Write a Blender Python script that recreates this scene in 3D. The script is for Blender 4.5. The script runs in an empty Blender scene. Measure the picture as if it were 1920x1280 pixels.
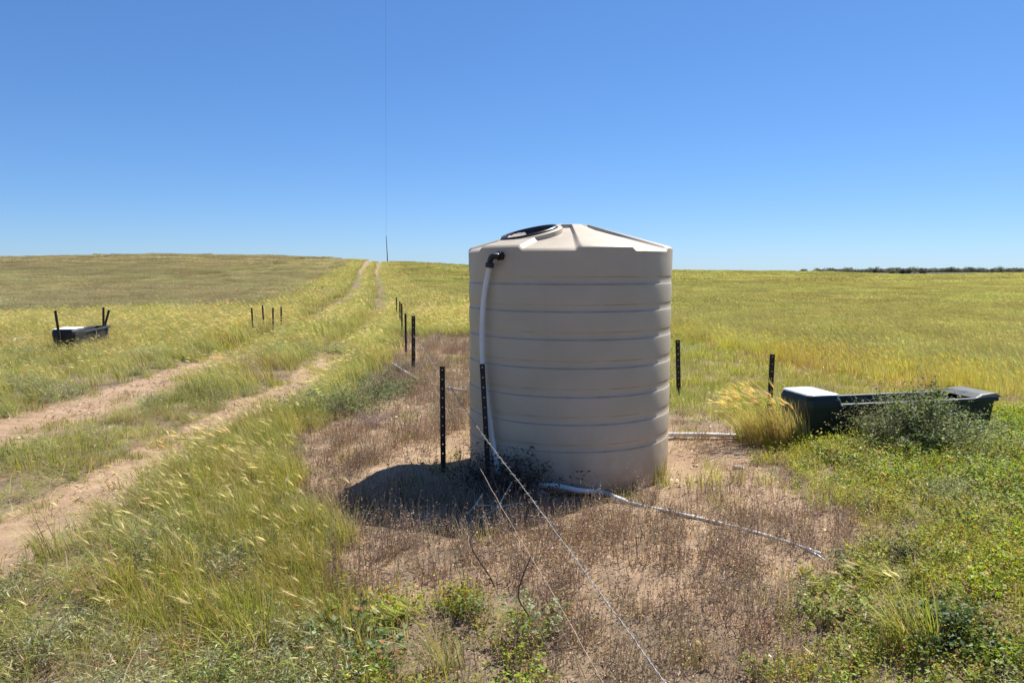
import bpy, math, random
import numpy as np
from mathutils import Vector, Matrix
R = math.radians
sc = bpy.context.scene
rng = np.random.default_rng(7)
random.seed(7)

# ------------------------------------------------------------------ camera, sky, sun
EYE = 1.80
PITCH = R(5.68)
FPX = 1387.0
cam = bpy.data.cameras.new('camera')
camo = bpy.data.objects.new('camera', cam)
sc.collection.objects.link(camo)
camo.location = (0, 0, EYE)
camo.rotation_euler = (R(90) - PITCH, 0, 0)
cam.sensor_width = 36
cam.lens = FPX * 36 / 1920
cam.clip_start = 0.05
cam.clip_end = 9000
sc.camera = camo

SUN_AZ = R(42)       # clockwise from +Y, towards +X
SUN_EL = R(53)
w = bpy.data.worlds.new('World'); sc.world = w
w.use_nodes = True
wn = w.node_tree; wn.nodes.clear()
sky = wn.nodes.new('ShaderNodeTexSky'); sky.sky_type = 'NISHITA'
sky.sun_disc = False
sky.sun_elevation = SUN_EL
sky.sun_rotation = SUN_AZ
sky.altitude = 1800; sky.air_density = 1.0; sky.dust_density = 0.35; sky.ozone_density = 6.0
bg = wn.nodes.new('ShaderNodeBackground'); bg.inputs['Strength'].default_value = 0.134
wo = wn.nodes.new('ShaderNodeOutputWorld')
hsv = wn.nodes.new('ShaderNodeHueSaturation'); hsv.inputs['Saturation'].default_value = 1.12
gmm = wn.nodes.new('ShaderNodeGamma'); gmm.inputs['Gamma'].default_value = 0.72
tnt = wn.nodes.new('ShaderNodeMix'); tnt.data_type = 'RGBA'; tnt.blend_type = 'MULTIPLY'
tnt.inputs[0].default_value = 1.0; tnt.inputs[7].default_value = (.54, .70, .93, 1)
wn.links.new(sky.outputs[0], hsv.inputs['Color']); wn.links.new(hsv.outputs[0], gmm.inputs['Color'])
wn.links.new(gmm.outputs[0], tnt.inputs[6]); wn.links.new(tnt.outputs[2], bg.inputs['Color']); wn.links.new(bg.outputs[0], wo.inputs[0])
sl = bpy.data.lights.new('sun', 'SUN'); sl.energy = 5.0; sl.angle = R(0.53); sl.color = (1.0, 0.95, 0.87)
so = bpy.data.objects.new('sun', sl); sc.collection.objects.link(so)
sd = Vector((math.sin(SUN_AZ) * math.cos(SUN_EL), math.cos(SUN_AZ) * math.cos(SUN_EL), math.sin(SUN_EL)))
so.rotation_euler = sd.to_track_quat('Z', 'Y').to_euler()
so.location = (20, 20, 40)
vs = sc.view_settings
vs.view_transform = 'Standard'; vs.look = 'None'; vs.gamma = 1; vs.exposure = 0.82; vs.use_curve_mapping = False
sc.cycles.use_denoising = True
sc.cycles.denoiser = 'OPENIMAGEDENOISE'
sc.cycles.denoising_input_passes = 'RGB_ALBEDO_NORMAL'
sc.cycles.denoising_prefilter = 'ACCURATE'
sc.cycles.sample_clamp_indirect = 6
sc.cycles.max_bounces = 6; sc.cycles.diffuse_bounces = 3; sc.cycles.transmission_bounces = 3
sc.cycles.transparent_max_bounces = 4

# ------------------------------------------------------------------ small helpers
def tag(o, label=None, cat=None, group=None, kind=None):
    if label: o['label'] = label
    if cat: o['category'] = cat
    if group: o['group'] = group
    if kind: o['kind'] = kind
    return o

def link(o, parent=None):
    sc.collection.objects.link(o)
    if parent is not None: o.parent = parent
    return o

def empty(name, loc=(0, 0, 0), rz=0.0):
    o = bpy.data.objects.new(name, None)
    o.location = loc; o.rotation_euler = (0, 0, rz); o.empty_display_size = 0.1
    return link(o)

def mesh_np(name, V, F, mat=None, smooth=False, col=None, attrs=None):
    """V (n,3), F list of arrays of equal width (tri / quad arrays)"""
    me = bpy.data.meshes.new(name)
    V = np.asarray(V, dtype=np.float32)
    if isinstance(F, np.ndarray): F = [F]
    loops = np.concatenate([f.reshape(-1) for f in F]).astype(np.int32)
    sizes = np.concatenate([np.full(len(f), f.shape[1], dtype=np.int32) for f in F])
    starts = np.concatenate([[0], np.cumsum(sizes)[:-1]]).astype(np.int32)
    me.vertices.add(len(V)); me.vertices.foreach_set('co', V.ravel())
    me.loops.add(len(loops)); me.loops.foreach_set('vertex_index', loops)
    me.polygons.add(len(sizes)); me.polygons.foreach_set('loop_start', starts)
    if smooth: me.polygons.foreach_set('use_smooth', np.ones(len(sizes), dtype=bool))
    if col is not None:
        a = me.attributes.new('col', 'FLOAT_COLOR', 'POINT')
        c4 = np.ones((len(V), 4), dtype=np.float32); c4[:, :3] = col
        a.data.foreach_set('color', c4.ravel())
    for k, v in (attrs or {}).items():
        a = me.attributes.new(k, 'FLOAT', 'POINT'); a.data.foreach_set('value', np.asarray(v, dtype=np.float32))
    me.update(calc_edges=True); me.validate()
    if mat: me.materials.append(mat)
    return me

class MB:
    """collects shapes into one mesh"""
    def __init__(s): s.v = []; s.f = []
    def add(s, vs, fs):
        b = len(s.v); s.v += [tuple(p) for p in vs]; s.f += [tuple(b + i for i in f) for f in fs]; return s
    def box(s, x0, x1, y0, y1, z0, z1):
        return s.add([(x0,y0,z0),(x1,y0,z0),(x1,y1,z0),(x0,y1,z0),(x0,y0,z1),(x1,y0,z1),(x1,y1,z1),(x0,y1,z1)],
                     [(0,3,2,1),(4,5,6,7),(0,1,5,4),(1,2,6,5),(2,3,7,6),(3,0,4,7)])
    def tube(s, pts, r, n=8, cap=True):
        pts = [Vector(p) for p in pts]; rr = r if hasattr(r, '__len__') else [r] * len(pts)
        ring = []; up = Vector((0.13, 0.21, 1)).normalized()
        for i, p in enumerate(pts):
            t = (pts[min(i + 1, len(pts) - 1)] - pts[max(i - 1, 0)]).normalized()
            if i == 0:
                a = t.cross(up); 
                if a.length < 1e-3: a = t.cross(Vector((1, 0, 0)))
                a.normalize()
            else:
                a = (a - t * a.dot(t)).normalized()
            b = t.cross(a)
            ring.append([p + (a * math.cos(2*math.pi*k/n) + b * math.sin(2*math.pi*k/n)) * rr[i] for k in range(n)])
        vs = [q for rg in ring for q in rg]; fs = []
        for i in range(len(pts) - 1):
            for k in range(n):
                fs.append((i*n+k, i*n+(k+1) % n, (i+1)*n+(k+1) % n, (i+1)*n+k))
        if cap:
            fs.append(tuple(reversed(range(n)))); fs.append(tuple((len(pts)-1)*n + k for k in range(n)))
        return s.add(vs, fs)
    def lathe(s, prof, n=64, origin=(0,0,0), mat=None, closed=False):
        vs = []; fs = []
        for (r, z) in prof:
            for k in range(n):
                a = 2*math.pi*k/n; p = Vector((r*math.cos(a), r*math.sin(a), z))
                if mat is not None: p = mat @ p
                vs.append(p + Vector(origin))
        m = len(prof)
        for i in range(m if closed else m - 1):
            j = (i + 1) % m
            for k in range(n):
                fs.append((i*n+k, i*n+(k+1) % n, j*n+(k+1) % n, j*n+k))
        return s.add(vs, fs)
    def build(s, name, mat, parent=None, smooth=False, bevel=0, angle=35):
        me = bpy.data.meshes.new(name); me.from_pydata(s.v, [], s.f); me.update()
        me.materials.append(mat)
        if smooth:
            me.polygons.foreach_set('use_smooth', [True] * len(me.polygons))
        o = link(bpy.data.objects.new(name, me), parent)
        if bevel:
            m = o.modifiers.new('bevel', 'BEVEL'); m.width = bevel; m.segments = 2; m.limit_method = 'ANGLE'; m.angle_limit = R(30)
        if smooth and angle:
            try: me.set_sharp_from_angle(angle=R(angle))
            except Exception: pass
        return o

# numpy value noise
_P = np.random.default_rng(3).random((256, 256)).astype(np.float64)
def vnoise(x, y):
    x = np.asarray(x, float); y = np.asarray(y, float)
    xi = np.floor(x).astype(int); yi = np.floor(y).astype(int)
    fx = x - xi; fy = y - yi; fx = fx*fx*(3-2*fx); fy = fy*fy*(3-2*fy)
    g = lambda a, b: _P[a & 255, b & 255]
    return (g(xi,yi)*(1-fx)+g(xi+1,yi)*fx)*(1-fy) + (g(xi,yi+1)*(1-fx)+g(xi+1,yi+1)*fx)*fy
def fbm(x, y, o=4, s=1.0):
    v = 0; a = .5; t = 0
    for i in range(o):
        v = v + a * vnoise(x*s + 17.3*i, y*s - 9.1*i); t += a; a *= .5; s *= 2.03
    return v / t
def sstep(a, b, x):
    t = np.clip((np.asarray(x, float) - a) / (b - a), 0, 1); return t*t*(3-2*t)

def at(px, py, z=0.0):
    u = (px - 960) / FPX; v = (640 - py) / FPX
    dy = math.cos(PITCH) + v * math.sin(PITCH); dz = -math.sin(PITCH) + v * math.cos(PITCH)
    t = (z - EYE) / dz
    return Vector((u * t, dy * t, z))

# ------------------------------------------------------------------ plan of the place
TANK = (0.53, 6.86); TR = 0.925
def rut2(y): return np.interp(y, [0, 12, 22, 30, 60, 100, 165, 260], [-3.35, -3.4, -4.1, -5.4, -10.6, -18.2, -29.3, -46])
def rut1(y): return rut2(y) - 2.1
def fence_x(y): return np.interp(y, [0, 3, 3.6, 4.7, 5.3, 7.6, 10, 13.7, 20, 40], [-.4, -.6, -.85, -1.15, -1.6, -2.25, -2.0, -2.3, -3.0, -6])
def dead_right(y): return np.interp(y, [0, 3.0, 3.9, 5.0, 5.6, 7.0, 8.2, 8.9, 9.2, 20], [1.2, 1.5, 2.1, 2.35, 2.05, 2.3, 3.0, 2.6, .5, -.5])
def cropR_y(x): return np.interp(x, [-30, -8, -3, 0, 4, 5, 6.3, 8, 12], [110, 62, 42, 34, 20.5, 13, 9.6, 6.0, -5])
def cropL_d(x, y):   # >0 inside the left crop
    a = rut1(y) - 3.6 - x
    b = y - np.interp(x, [-60, -19, -12, -9], [22, 27, 33, 40])
    return np.minimum(a, b)
def cropR_d(x, y):
    a = x - (rut2(y) + 3.0)
    b = (y - cropR_y(x)) * .8
    return np.minimum(a, b)
_az = np.array([-600, 0, 150, 300, 500, 690, 705, 740, 900, 1264, 1500, 1700, 1920, 2400, 3200])
_yp = np.array([495, 486.5, 483, 479.5, 480.5, 486, 489.5, 489.5, 499, 506, 508, 513.5, 509.5, 506, 505])
def height(x, y, micro=True):
    x = np.asarray(x, float); y = np.asarray(y, float)
    r = np.sqrt(x*x + y*y)
    ya = np.maximum(y, 1e-3)
    px = np.clip(960 + FPX * x / ya, -600, 3200)
    px = np.where(y <= 0, np.where(x < 0, -600, 3200), px)
    rc = 170.0
    zc = EYE + (502 - np.interp(px, _az, _yp)) / FPX * rc - .40
    h = zc * sstep(45, rc, r) ** 1.15
    h = np.where(r > rc, zc - (zc + 5) * sstep(rc, rc + 190, r), h)
    far = -5 + (2.0 + 1.0 * fbm(x, y, 3, .004)) * sstep(500, 900, r) * sstep(1300, 2100, px)
    h = np.where(r > 400, far - 12 * sstep(950, 1400, r), h)
    # ruts
    near = 1 - sstep(60, 120, r)
    d1 = np.abs(x - rut1(y)); d2 = np.abs(x - rut2(y))
    h = h - near * (.055 * np.exp(-(d1/.55)**2) + .05 * np.exp(-(d2/.4)**2))
    h = h + .04 * near * np.exp(-((x - (rut1(y)+rut2(y))/2)/.4)**2)
    if micro:
        td = np.sqrt((x - TANK[0])**2 + (y - TANK[1])**2)
        k = sstep(1.0, 1.6, td)
        h = h + k * near * ((fbm(x, y, 3, .7) - .5) * .10 + (fbm(x, y, 3, 5.0) - .5) * .05) 
        # heap of sand in front of the tank's left side
        h = h + k * .05 * np.exp(-(((x + .95)/.35)**2 + ((y - 6.45)/.3)**2))
        h = h - .075 * (1 - k)
    return h
def hz(x, y): return float(height(np.array([x]), np.array([y]))[0])
def gat(px, py):
    """point on the ground seen at a pixel"""
    p = at(px, py, 0)
    for _ in range(4): p = at(px, py, hz(p.x, p.y))
    return p

# cover fractions
def zones(x, y):
    n1 = fbm(x, y, 4, .55); n2 = fbm(x + 31, y - 12, 4, 1.6)
    jag = (n1 - .5) * 1.1 + (n2 - .5) * .5
    fx = fence_x(y) + jag * .7; dr = dead_right(y) + jag * .9
    r1 = np.abs(x - rut1(y) + jag * .5); r2 = np.abs(x - rut2(y) + jag * .35)
    fade = 1 - sstep(11, 19, y) + sstep(70, 110, y)
    bare1 = (1 - sstep(.38, .8, r1)) * fade
    bare2 = (1 - sstep(.24, .52, r2)) * fade
    side = (1 - sstep(.6, 1.5, np.abs(x - rut1(y) + .5))) * .15 * fade * (y < 20)
    track = np.clip(bare1 + bare2 + side, 0, 1)
    dead = sstep(-.12, .12, x - fx) * sstep(-.2, .2, dr - x) * (1 - sstep(18.5, 20, y))
    cut = 3.75 + (n2 - .5) * 1.6 
    dead = dead * np.where(x < .12 + jag * .5, sstep(-.15, .3, y - cut), 1.0)
    cl = cropL_d(x, y) + jag; cr = cropR_d(x, y) + jag * .8
    cropl = sstep(-.2, .3, cl); cropr = sstep(-.2, .3, cr)
    return dict(track=track, dead=dead, cropl=cropl, cropr=cropr, cl=cl, cr=cr, n1=n1, n2=n2, fx=fx, dr=dr)

# ------------------------------------------------------------------ materials
def newmat(name):
    m = bpy.data.materials.new(name); m.use_nodes = True; nt = m.node_tree; nt.nodes.clear()
    o = nt.nodes.new('ShaderNodeOutputMaterial'); return m, nt, o
class NT:
    def __init__(s, nt): s.nt = nt
    def n(s, t, **kw):
        nd = s.nt.nodes.new(t)
        for k, v in kw.items():
            if k.startswith('i_'):
                key = k[2:].replace('_', ' ')
                nd.inputs[key].default_value = v
            else: setattr(nd, k, v)
        return nd
    def l(s, a, b): s.nt.links.new(a, b)
    def noise(s, vec, scale, detail=4, rough=.55):
        nd = s.n('ShaderNodeTexNoise'); nd.inputs['Scale'].default_value = scale; nd.inputs['Detail'].default_value = detail
        nd.inputs['Roughness'].default_value = rough
        if vec is not None: s.l(vec, nd.inputs['Vector'])
        return nd.outputs['Fac']
    def mr(s, v, a, b, c, d):
        nd = s.n('ShaderNodeMapRange'); s.l(v, nd.inputs[0])
        for i, x in zip((1, 2, 3, 4), (a, b, c, d)): nd.inputs[i].default_value = x
        return nd.outputs[0]
    def mix(s, f, a, b, mode='MIX'):
        nd = s.n('ShaderNodeMix', data_type='RGBA', blend_type=mode)
        for sock, v in ((nd.inputs[0], f), (nd.inputs[6], a), (nd.inputs[7], b)):
            if hasattr(v, 'is_output'): s.l(v, sock)
            else: sock.default_value = v if not isinstance(v, tuple) or len(v) == 4 else (*v, 1)
        return nd.outputs[2]
    def attr(s, name, out='Fac'):
        nd = s.n('ShaderNodeAttribute', attribute_name=name); return nd.outputs[out]
    def math(s, op, a, b=None):
        nd = s.n('ShaderNodeMath', operation=op)
        for i, v in enumerate((a, b)):
            if v is None: continue
            if hasattr(v, 'is_output'): s.l(v, nd.inputs[i])
            else: nd.inputs[i].default_value = v
        return nd.outputs[0]

def simple(name, col, rough=.6, metal=0, var=.15, scale=8, bump=0.0, bscale=60, spec=.5, dust=None, dscale=3):
    m, nt, o = newmat(name); t = NT(nt)
    tc = t.n('ShaderNodeTexCoord').outputs['Object']
    p = t.n('ShaderNodeBsdfPrincipled'); p.inputs['Roughness'].default_value = rough; p.inputs['Metallic'].default_value = metal
    p.inputs['Specular IOR Level'].default_value = spec
    nz = t.noise(tc, scale)
    c = t.mix(t.mr(nz, .3, .7, 0, 1), tuple(x*(1-var) for x in col), tuple(min(1, x*(1+var)) for x in col))
    if dust:
        c = t.mix(t.mr(t.noise(tc, dscale, 6, .65), .5, .75, 0, .75), c, dust)
    t.l(c, p.inputs['Base Color'])
    t.l(t.mr(t.noise(tc, scale*2.3), .3, .7, max(0, rough-.1), min(1, rough+.12)), p.inputs['Roughness'])
    if bump:
        b = t.n('ShaderNodeBump'); b.inputs['Strength'].default_value = bump; b.inputs['Distance'].default_value = .01
        t.l(t.noise(tc, bscale), b.inputs['Height']); t.l(b.outputs[0], p.inputs['Normal'])
    t.l(p.outputs[0], o.inputs[0]); return m

def foliage_mat(name='foliage', trans=.42, sat=(.95, 1.22), val=(1.08, 1.52)):
    m, nt, o = newmat(name); t = NT(nt)
    c = t.attr('col', 'Color')
    oi = t.n('ShaderNodeObjectInfo').outputs['Random']
    pos = t.n('ShaderNodeNewGeometry').outputs['Position']
    mp = t.n('ShaderNodeMapping'); mp.inputs['Scale'].default_value = (.55, 1, 1); t.l(pos, mp.inputs[0])
    nz = t.noise(mp.outputs[0], .55, 5, .6)
    hs = t.n('ShaderNodeHueSaturation')
    hue = t.math('ADD', t.math('ADD', t.mr(nz, .3, .7, .482, .520), t.mr(oi, 0, 1, -.010, .010)), t.mr(t.noise(mp.outputs[0], .09, 4, .6), .35, .65, -.014, .014))
    t.l(hue, hs.inputs['Hue'])
    t.l(t.mr(t.noise(mp.outputs[0], 1.7, 3), .3, .7, *sat), hs.inputs['Saturation'])
    big = t.noise(mp.outputs[0], .055, 5, .62)
    t.l(t.math('MULTIPLY', t.math('MULTIPLY', t.mr(t.noise(pos, 1.1, 4), .3, .7, *val), t.mr(big, .35, .65, .88, 1.12)), t.mr(oi, 0, 1, .82, 1.18)), hs.inputs['Value'])
    t.l(c, hs.inputs['Color'])
    d = t.n('ShaderNodeBsdfPrincipled'); d.inputs['Roughness'].default_value = .55; d.inputs['Specular IOR Level'].default_value = .35
    t.l(hs.outputs[0], d.inputs['Base Color'])
    tr = t.n('ShaderNodeBsdfTranslucent')
    t.l(t.mix(1.0, hs.outputs[0], (1.35, 1.30, .85, 1), 'MULTIPLY'), tr.inputs['Color'])
    mx = t.n('ShaderNodeMixShader'); mx.inputs[0].default_value = trans
    t.l(d.outputs[0], mx.inputs[1]); t.l(tr.outputs[0], mx.inputs[2]); t.l(mx.outputs[0], o.inputs[0])
    return m
FOL = foliage_mat()
DRY = foliage_mat('dry_foliage', .18, (.85, 1.1), (.95, 1.3))
CROP = foliage_mat('crop_foliage', .42, (.82, 1.02), (1.1, 1.5))

def ground_mat():
    m, nt, o = newmat('paddock_soil'); t = NT(nt)
    pos = t.n('ShaderNodeNewGeometry').outputs['Position']
    sand = t.mix(t.mr(t.noise(pos, 1.3, 6, .6), .35, .7, 0, 1), (.31, .213, .13), (.43, .31, .20))
    sand = t.mix(t.mr(t.noise(pos, 7, 7, .75), .42, .66, 0, .75), sand, (.22, .14, .09))
    sand = t.mix(t.mr(t.noise(pos, 70, 3, .7), .62, .72, 0, .6), sand, (.17, .10, .065))
    sand = t.mix(t.mr(t.noise(pos, 110, 2, .7), .66, .72, 0, .7), sand, (.68, .58, .46))
    lit = t.mix(t.mr(t.noise(pos, 22, 5, .7), .35, .65, 0, 1), (.13, .095, .06), (.27, .20, .13))
    lit = t.mix(t.mr(t.noise(pos, 3, 5, .6), .4, .7, 0, .6), lit, (.17, .13, .085))
    c = t.mix(t.mr(t.math('ADD', t.attr('sand'), t.math('MULTIPLY', t.math('SUBTRACT', t.noise(pos, 2.6, 8, .72), .5), 1.5)), .32, .62, 0, 1), lit, sand)
    # far crop
    mp = t.n('ShaderNodeMapping'); mp.inputs['Scale'].default_value = (.35, 1, 1); t.l(pos, mp.inputs[0])
    crop = t.mix(t.mr(t.noise(mp.outputs[0], .12, 6, .65), .35, .65, 0, 1), (.20, .155, .06), (.14, .15, .04))
    crop = t.mix(t.mr(t.noise(mp.outputs[0], 1.8, 5, .7), .4, .7, 0, .6), crop, (.27, .22, .11))
    c = t.mix(t.attr('crop'), c, crop)
    far = t.mix(t.mr(t.noise(pos, .02, 5, .6), .4, .6, 0, 1), (.09, .09, .055), (.06, .07, .045))
    c = t.mix(t.attr('farland'), c, far)
    p = t.n('ShaderNodeBsdfPrincipled'); p.inputs['Roughness'].default_value = .95; p.inputs['Specular IOR Level'].default_value = .15
    t.l(c, p.inputs['Base Color'])
    b = t.n('ShaderNodeBump'); b.inputs['Strength'].default_value = .9; b.inputs['Distance'].default_value = .02
    hsum = t.math('ADD', t.noise(pos, 14, 6, .7), t.math('MULTIPLY', t.noise(pos, 60, 4, .7), .35))
    t.l(hsum, b.inputs['Height']); t.l(b.outputs[0], p.inputs['Normal'])
    t.l(p.outputs[0], o.inputs[0]); return m

# ------------------------------------------------------------------ ground sheet
def warped(lo, hi, n, c, fine):
    t = np.linspace(-1, 1, n)
    k = 7.2
    s = np.sinh(k * t) / math.sinh(k)
    v = np.where(s < 0, s * (c - lo), s * (hi - c)) + c
    return v
gx = warped(-3000, 3000, 620, 0.0, .04)
gy = np.concatenate([[-3000, -400, -60, -12, -4, -1, 0], np.linspace(.6, 12, 300), 12 * (3200/12) ** np.linspace(0, 1, 361)[1:]])
X, Y = np.meshgrid(gx, gy)
Z = height(X, Y)
zn = zones(X, Y)
Rr = np.sqrt(X*X + Y*Y)
td = np.sqrt((X-TANK[0])**2 + (Y-TANK[1])**2)
open_ = np.clip(zn['dead'] * (.42 + 1.3 * (zn['n2'] - .42)) + zn['dead'] * .8 * (1 - sstep(1.2, 2.4, td)), 0, 1)
sandm = np.clip(np.maximum(zn['track'], open_), 0, 1)
weeds = sstep(0, .4, X - zn['dr']) * (Y < 9) * .35
sandm = np.maximum(sandm, weeds * zn['n2'])
cropm = np.clip(np.maximum(zn['cropl'], zn['cropr']), 0, 1) * sstep(20, 60, Rr) * (1 - zn['track'])
cropm = np.maximum(cropm, sstep(60, 90, Rr) * (1 - zn['track']) * .8)
farm = sstep(300, 420, Rr)
ny, nx = X.shape
idx = np.arange(nx*ny).reshape(ny, nx)
Fq = np.stack([idx[:-1,:-1], idx[:-1,1:], idx[1:,1:], idx[1:,:-1]], -1).reshape(-1, 4)
gm = mesh_np('ground', np.stack([X, Y, Z], -1).reshape(-1, 3), Fq, ground_mat(), True,
             attrs={'sand': sandm.ravel(), 'crop': cropm.ravel(), 'farland': farm.ravel()})
ground = link(bpy.data.objects.new('ground', gm))
tag(ground, 'sandy paddock ground rising to a low hill', 'ground', kind='structure')

# ------------------------------------------------------------------ water tank
def zfront(py):
    a = math.atan((py - 640) / FPX) + PITCH
    return EYE - math.tan(a) * 5.92 + .03
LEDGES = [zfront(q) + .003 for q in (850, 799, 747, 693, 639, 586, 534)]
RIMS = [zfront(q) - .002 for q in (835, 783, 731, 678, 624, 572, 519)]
def tank_mat():
    m, nt, o = newmat('beige_poly'); t = NT(nt)
    tc = t.n('ShaderNodeTexCoord').outputs['Object']
    c = t.mix(t.mr(t.noise(tc, 2.2, 5), .35, .65, 0, 1), (.44, .375, .28), (.485, .415, .315))
    mp = t.n('ShaderNodeMapping'); mp.inputs['Scale'].default_value = (9, 9, .35); t.l(tc, mp.inputs[0])
    c = t.mix(t.mr(t.noise(mp.outputs[0], 1.5, 5, .6), .52, .75, 0, .28), c, (.40, .31, .22))
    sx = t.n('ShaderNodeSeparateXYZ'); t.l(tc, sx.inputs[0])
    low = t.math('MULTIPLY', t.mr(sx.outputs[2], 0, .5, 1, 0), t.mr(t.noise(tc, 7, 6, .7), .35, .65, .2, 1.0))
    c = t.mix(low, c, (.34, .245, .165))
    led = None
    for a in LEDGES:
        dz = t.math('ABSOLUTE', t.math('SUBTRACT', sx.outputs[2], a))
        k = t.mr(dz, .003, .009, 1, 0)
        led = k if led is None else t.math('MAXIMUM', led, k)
    c = t.mix(t.math('MULTIPLY', t.math('MULTIPLY', led, t.mr(sx.outputs[0], .58, .72, 1, 0)), t.mr(t.noise(mp.outputs[0], .6, 3), .35, .65, .35, .8)), c, (.25, .175, .115))  # ledge dirt and groove shade in colour, left off the sunlit right side
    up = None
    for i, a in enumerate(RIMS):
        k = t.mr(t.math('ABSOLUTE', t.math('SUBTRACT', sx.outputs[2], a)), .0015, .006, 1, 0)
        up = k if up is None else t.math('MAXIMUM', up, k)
    c = t.mix(t.math('MULTIPLY', up, t.mr(t.noise(mp.outputs[0], .35, 3), .42, .62, 0, .6)), c, (.22, .155, .105))  # thin upper groove lines, edge shade and dirt together in the colour
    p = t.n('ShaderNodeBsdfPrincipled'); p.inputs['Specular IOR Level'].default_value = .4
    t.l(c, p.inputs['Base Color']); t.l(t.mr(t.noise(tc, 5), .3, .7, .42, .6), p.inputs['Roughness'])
    b = t.n('ShaderNodeBump'); b.inputs['Strength'].default_value = .25; b.inputs['Distance'].default_value = .004
    t.l(t.noise(tc, 3, 3), b.inputs['Height'])
    t.l(b.outputs[0], p.inputs['Normal']); t.l(p.outputs[0], o.inputs[0]); return m
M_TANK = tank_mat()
M_BLACK = simple('black_plastic', (.012, .012, .014), .38, var=.3, spec=.5)
M_PVC = simple('white_pipe', (.68, .68, .67), .5, var=.05, dust=(.60, .56, .50), dscale=3)
M_STEEL = simple('rusty_black_steel', (.028, .020, .017), .7, metal=.2, var=.5, scale=30, bump=.4, dust=(.10, .045, .02), dscale=14)
M_WIRE = simple('galvanised_wire', (.30, .28, .25), .6, metal=.3, var=.45, scale=40)
M_RWIRE = simple('rusty_wire', (.44, .32, .24), .8, metal=.2, var=.4, scale=40)

tank = empty('water_tank', (TANK[0], TANK[1], -.03))
tag(tank, 'beige ribbed round plastic water tank with conical lid', 'water tank')
WZ = 2.012
prof = [(0.0, -.05), (TR-.06, -.05), (TR-.02, -.035), (TR-.004, .0), (TR-.002, .08)]
# grooves: sampled from the picture (top line, bottom line) at the front of the tank
def zfront(py):
    a = math.atan((py - 640) / FPX) + PITCH
    return EYE - math.tan(a) * 5.92 + .03
pairs = [(850, 835), (799, 783), (747, 731), (693, 678), (639, 624), (586, 572), (534, 519)]
for (lo, hi) in pairs:
    a, b = zfront(lo), zfront(hi)
    dpt = .0042
    prof += [(TR + .0005, a - .005), (TR, a - .001), (TR - dpt*.6, a + .003), (TR - dpt, a + .006), (TR - dpt*.8, b - .012), (TR - dpt*.4, b - .005), (TR, b + .001), (TR + .0005, b + .006)]
    if lo != 534: prof += [(TR + .002, b + .05), (TR + .002, b + .12)]
prof += [(TR + .003, zfront(519) + .1), (TR + .003, zfront(519) + .17), (TR + .002, WZ - .10), (TR + .001, WZ - .07)]
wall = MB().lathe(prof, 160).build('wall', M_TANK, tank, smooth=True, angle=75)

RISE = .208
hatch_az = R(-90) - R(54)      # plan direction of the hatch (towards left and viewer)
hdir = Vector((math.cos(hatch_az), math.sin(hatch_az), 0))
hc = hdir * .46
HR = .295
def raised(psi):      # psi degrees from -Y towards +X, edges every 30 degrees
    s = (psi / 30.0) % 2.0    # 0..1 raised, 1..2 recessed
    wdt = .055
    up = sstep(-wdt, wdt, s) * (1 - sstep(1-wdt, 1+wdt, s)) + sstep(2-wdt, 2+wdt, s)
    return np.clip(up, 0, 1)
nth, nr = 720, 60
th = np.linspace(0, 2*math.pi, nth, endpoint=False)
rr_ = np.concatenate([np.linspace(.02, TR, nr), ])
TH, RRr = np.meshgrid(th, rr_)
xx = RRr*np.cos(TH); yy = RRr*np.sin(TH)
psi = np.degrees(np.arctan2(xx, -yy))
ra = raised(psi); ra = np.maximum(ra, 1 - sstep(.17, .19, RRr))
cone = RISE * (1 - np.maximum(RRr, .17) / TR) / (1 - .17/TR)
zz = WZ - .03 + cone + .030 * ra - .012 * sstep(TR-.02, TR, RRr)
# hatch collar seat is level with the raised panels
dh = np.sqrt((xx-hc.x)**2 + (yy-hc.y)**2)
V = np.stack([xx, yy, zz], -1).reshape(-1, 3)
n2_ = nth
sk = np.stack([(TR+.004)*np.cos(th), (TR+.004)*np.sin(th), zz[-1] - .004], -1)
sk2 = np.stack([(TR+.003)*np.cos(th), (TR+.003)*np.sin(th), np.full(nth, WZ - .085)], -1)
apex = np.array([[0, 0, WZ - .03 + RISE + .030]])
V = np.concatenate([V, sk, sk2, apex])
ii = np.arange(nr*nth).reshape(nr, nth)
rows = np.concatenate([ii, [np.arange(nr*nth, nr*nth+nth)], [np.arange(nr*nth+nth, nr*nth+2*nth)]])
Q = np.stack([rows[:-1], np.roll(rows[:-1], -1, 1), np.roll(rows[1:], -1, 1), rows[1:]], -1).reshape(-1, 4)[:, ::-1]
cen = V[Q].mean(1)
keep = np.hypot(cen[:,0]-hc.x, cen[:,1]-hc.y) > .255
Q = Q[keep]
T3 = np.stack([np.full(nth, len(V)-1), ii[0], np.roll(ii[0], -1)], -1)
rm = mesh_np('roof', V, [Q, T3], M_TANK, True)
try: rm.set_sharp_from_angle(angle=R(40))
except Exception: pass
roof = link(bpy.data.objects.new('roof', rm), tank)
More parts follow.
